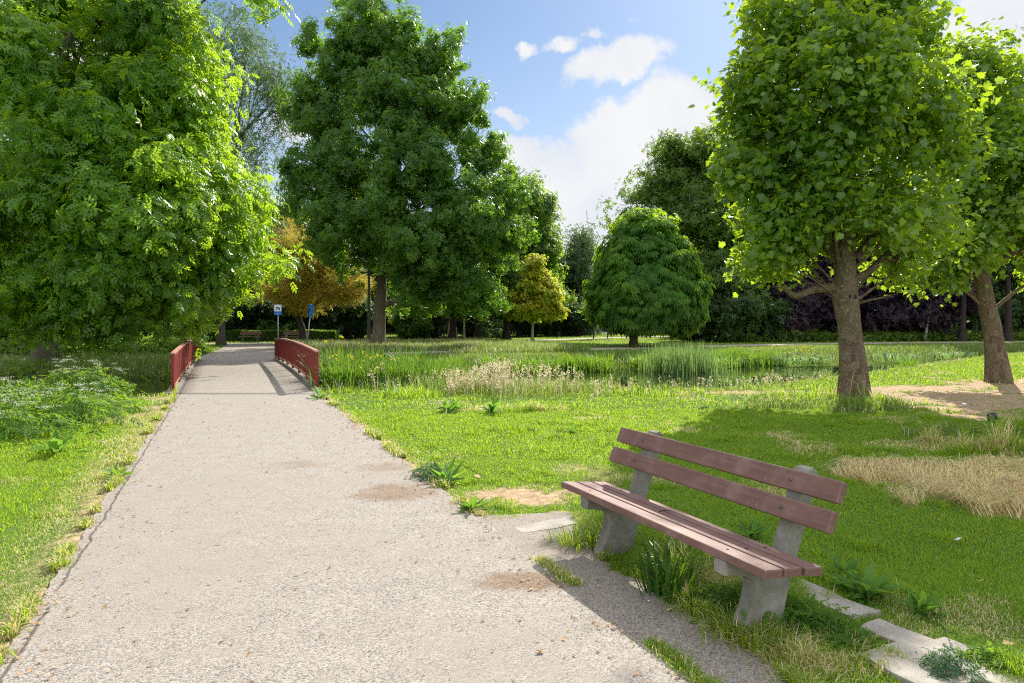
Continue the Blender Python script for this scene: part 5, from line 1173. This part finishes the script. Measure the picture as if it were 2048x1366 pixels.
def small_things():
    M['paper'] = mat('white_scrap', lambda t: princ(t, (.75,.76,.78), .6, .3)); M['bag'] = mat('dark_bag', lambda t: princ(t, (.02,.025,.03), .35, .5)); M['tan'] = mat('dead_leaf', lambda t: princ(t, t.mix(t.noise(obj_co(t), 30, 3), (.36,.20,.09), (.60,.42,.24)), .8, .2))
    M['foil'] = mat('silver_scrap', lambda t: princ(t, (.5,.54,.55), .35, .5))
    def scrap(name, label, cat, px, py, s_, m_, seed, z=.01, group=None, thick=.5):
        x, y = G(px, py); bm = bmesh.new(); bmesh.ops.create_icosphere(bm, subdivisions=2, radius=1); rr = random.Random(seed)
        for v in bm.verts: v.co = Vector((v.co.x*s_[0], v.co.y*s_[1], v.co.z*s_[2]))*rr.uniform(.65, 1.2)
        o = bm_done(bm, name, M[m_]); o.location = (x, y, z+s_[2]*.6); o.rotation_euler = (0, 0, rr.random()*6); o['label'] = label; o['category'] = cat
        if group: o['group'] = group
    scrap('litter_scrap', 'white crumpled scrap lying on the bare sandy soil', 'litter', 1928, 810, (.09,.05,.02), 'paper', 1)
    scrap('dark_bag', 'small crumpled black bag in the grass below the sandy soil', 'bag', 1985, 850, (.08,.08,.10), 'bag', 2, .04)
    scrap('silver_scrap', 'twisted silvery scrap in the grass right of the bench', 'litter', 1915, 1093, (.05,.012,.008), 'foil', 3, .05)
    scrap('white_scrap', 'tiny white scrap on the gravel pad in front of the bench', 'litter', 1138, 1123, (.008,.005,.003), 'paper', 4)
    scrap('white_scrap', 'white scrap at the crack between path and gravel pad', 'litter', 1092, 1143, (.009,.006,.004), 'paper', 5)
    scrap('white_scrap', 'tiny white scrap near the bottom of the gravel pad', 'litter', 1297, 1205, (.009,.005,.003), 'paper', 6)
    def dleaf(label, px, py, s_, seed, z=.012):
        x, y = G(px, py); rr = random.Random(seed); bm = bmesh.new(); tv, tf = OAK
        vs = [bm.verts.new((a[0]*s_, a[1]*s_, a[2]*s_+abs(a[0])*s_*.5)) for a in tv]
        for f in tf: bm.faces.new([vs[i] for i in f])
        o = bm_done(bm, 'fallen_leaf', M['tan']); o.location = (x, y, z); o.rotation_euler = (rr.uniform(-.3,.3), rr.uniform(-.3,.3), rr.random()*6); o['label'] = label; o['category'] = 'leaf'; o['group'] = 'dry leaves on the ground'
    for i, (px, py, s_, z, lab) in enumerate([(1625,995,.10,.04,'dry tan leaf in the grass just below the right end of the backrest'),(960,962,.10,.03,'pale dry leaf in the grass right of the blue-green herb'),(1885,1055,.05,.05,'pale dry leaf in the grass above the silvery scrap'),(1960,1175,.06,.04,'tan dry leaf in the grass at the far right'),(1190,1160,.03,.012,'small orange leaf on the gravel pad, upper one of two'),(1202,1175,.03,.012,'small orange leaf on the gravel pad, lower one of two'),(1433,1262,.05,.02,'orange dry leaf at the grass edge below the bench'),(1345,1220,.04,.012,'thin tan leaf on the gravel pad under the bench front'),(1562,1320,.05,.03,'reddish dry leaf near the pale grass tuft'),(2030,1300,.06,.03,'pale leaf beside the trailing herbs at the right edge'),(590,786,.07,.02,'small leaf on the path at the bridge end'),(1065,1180,.035,.012,'red-brown leaf lying in the dark stain on the path')]):
        dleaf(lab, px, py, s_, 700+i, z)
    # twig on the seat
    p0 = np.array([0, 0, 0.]); v, f = tube(np.array([[0,0,0],[.03,.01,.006],[.07,.0,.004]]), [.003,.0035,.002], 5); me = np_mesh('twig', v, f, None, [M['bark_dark']])
    q = B0+BU*.93+BV*.17; link('twig', me, None, (q[0], q[1], .442), label='short brown twig lying on the middle of the bench seat', category='twig')
small_things()
def crumbs():
    g = np.random.default_rng(5); n = 1500; y = 2.4+g.random(n)**1.4*12; x = pl(y)+(pr(y)-pl(y))*np.clip(np.where(g.random(n) < .6, .5+.5*np.sign(g.random(n)-.4)*(1-abs(g.normal(size=n))*.12), g.random(n)), 0.01, 1.25)
    sz = (.006+.012*g.random(n)**2)*(1+.05*y); P = np.stack([x, y, np.full(n, .012)], 1)
    V, Fc, _ = leaves(P, g.normal(size=(n, 3))*.35+[0, 0, 1], g.normal(size=(n, 3)), sz, ROS, rng=g)
    link('leaf_litter', np_mesh('leaf_litter', V, Fc, None, [M['tan']]), kind='stuff')
crumbs()
def street():
    M['brick_g'] = mat('grey_brown_brick', lambda t: princ(t, t.mix(t.noise(obj_co(t), 3, 4), (.20,.19,.19), (.30,.28,.27)), .9)); M['roof'] = mat('dark_roof', lambda t: princ(t, (.10,.09,.09), .8))
    M['white_p'] = mat('white_paint', lambda t: princ(t, (.75,.75,.74), .5)); M['glass'] = mat('window_glass', lambda t: princ(t, (.05,.07,.09), .08, .6)); M['rubber'] = mat('rubber', lambda t: princ(t, (.02,.02,.02), .8))
    for i, lab in enumerate(['grey terraced house far behind the chestnut, leftmost of the row', 'grey terraced house far behind the chestnut trunk, middle of the row', 'grey terraced house far behind the chestnut, rightmost of the row']):
        D = 114; x = (1195-1024)/F*D+i*7.4; r = thing('terraced_house', lab, 'house', (x, D, 0), 0, 'terraced houses beyond the park')
        box('wall', (3.65, 4, 2.9), (7.3, 8, 5.8), M['brick_g'], r)
        bm = bmesh.new(); vs = [bm.verts.new(p) for p in ((-.1,-.4,5.8),(7.4,-.4,5.8),(7.4,8.4,5.8),(-.1,8.4,5.8),(-.1,4,8.8),(7.4,4,8.8))]
        for q in ((0,1,5,4),(2,3,4,5),(0,4,3),(1,2,5),(3,2,1,0)): bm.faces.new([vs[k] for k in q])
        bm_done(bm, 'roof', M['roof'], r)
        box('white_band', (3.65, -.03, 2.75), (7.3, .06, .22), M['white_p'], r)
        for (wx_, wz, ww, wh) in ((1.7,1.5,1.9,1.5),(1.7,4.2,1.6,1.3),(5.3,4.2,1.6,1.3)):
            f = box('window', (wx_, -.04, wz), (ww, .08, wh), M['white_p'], r); box('pane', (wx_-ww*.24, -.1, wz), (ww*.42, .05, wh-.22), M['glass'], f); box('pane', (wx_+ww*.24, -.1, wz), (ww*.42, .05, wh-.22), M['glass'], f)
        box('door', (5.3, -.04, 1.05), (1.0, .08, 2.1), M['blue'], r)
    x0 = (1225-1024)/F*97; r = thing('low_wall', 'long grey low wall with a white coping at the far end of the park', 'wall', (x0, 97, 0))
    box('wall_body', (7, 0, .42), (14, .25, .84), M['concrete'], r); box('coping', (7, 0, .9), (14.1, .4, .12), M['white_p'], r)
    cols = [((.02,.04,.12), 'dark blue parked car at the left end of the far low wall', 1213), ((.6,.6,.62), 'pale parked car behind the far low wall left of the chestnut trunk', 1250), ((.25,.27,.3), 'grey parked car behind the far low wall right of the chestnut trunk', 1310)]
    for i, (c, lab, px) in enumerate(cols):
        D = 100; r = thing('parked_car', lab, 'car', ((px-1024)/F*D, D, .02), 0, 'cars parked along the far street'); m_ = mat('car_paint', lambda t: princ(t, c, .3, .6))
        pr_ = [(-2.1,.3),(2.1,.3),(2.15,.75),(1.9,.92),(1.2,1.0),(.6,1.42),(-1.1,1.45),(-1.9,1.0),(-2.15,.9)]
        bm = bmesh.new(); f = bm.faces.new([bm.verts.new((a, -.85, b)) for a, b in pr_]); q = bmesh.ops.extrude_face_region(bm, geom=[f])
        for v in q['geom']:
            if isinstance(v, bmesh.types.BMVert): v.co.y = .85
        bmesh.ops.recalc_face_normals(bm, faces=bm.faces); bm_done(bm, 'body', m_, r)
        bm = bmesh.new(); bm.faces.new([bm.verts.new(p) for p in ((-1.65,-.86,1.0),(1.05,-.86,1.0),(.55,-.86,1.36),(-1.0,-.86,1.38))]); bm_done(bm, 'side_window', M['glass'], r)
        for sx in (-1.3, 1.3):
            for sy in (-.8, .8):
                bm = bmesh.new(); bm_cyl(bm, (sx, sy, .3), .31, .2, Matrix.Rotation(PI/2, 4, 'X'), 16); bm_done(bm, 'wheel', M['rubber'], r)
street()
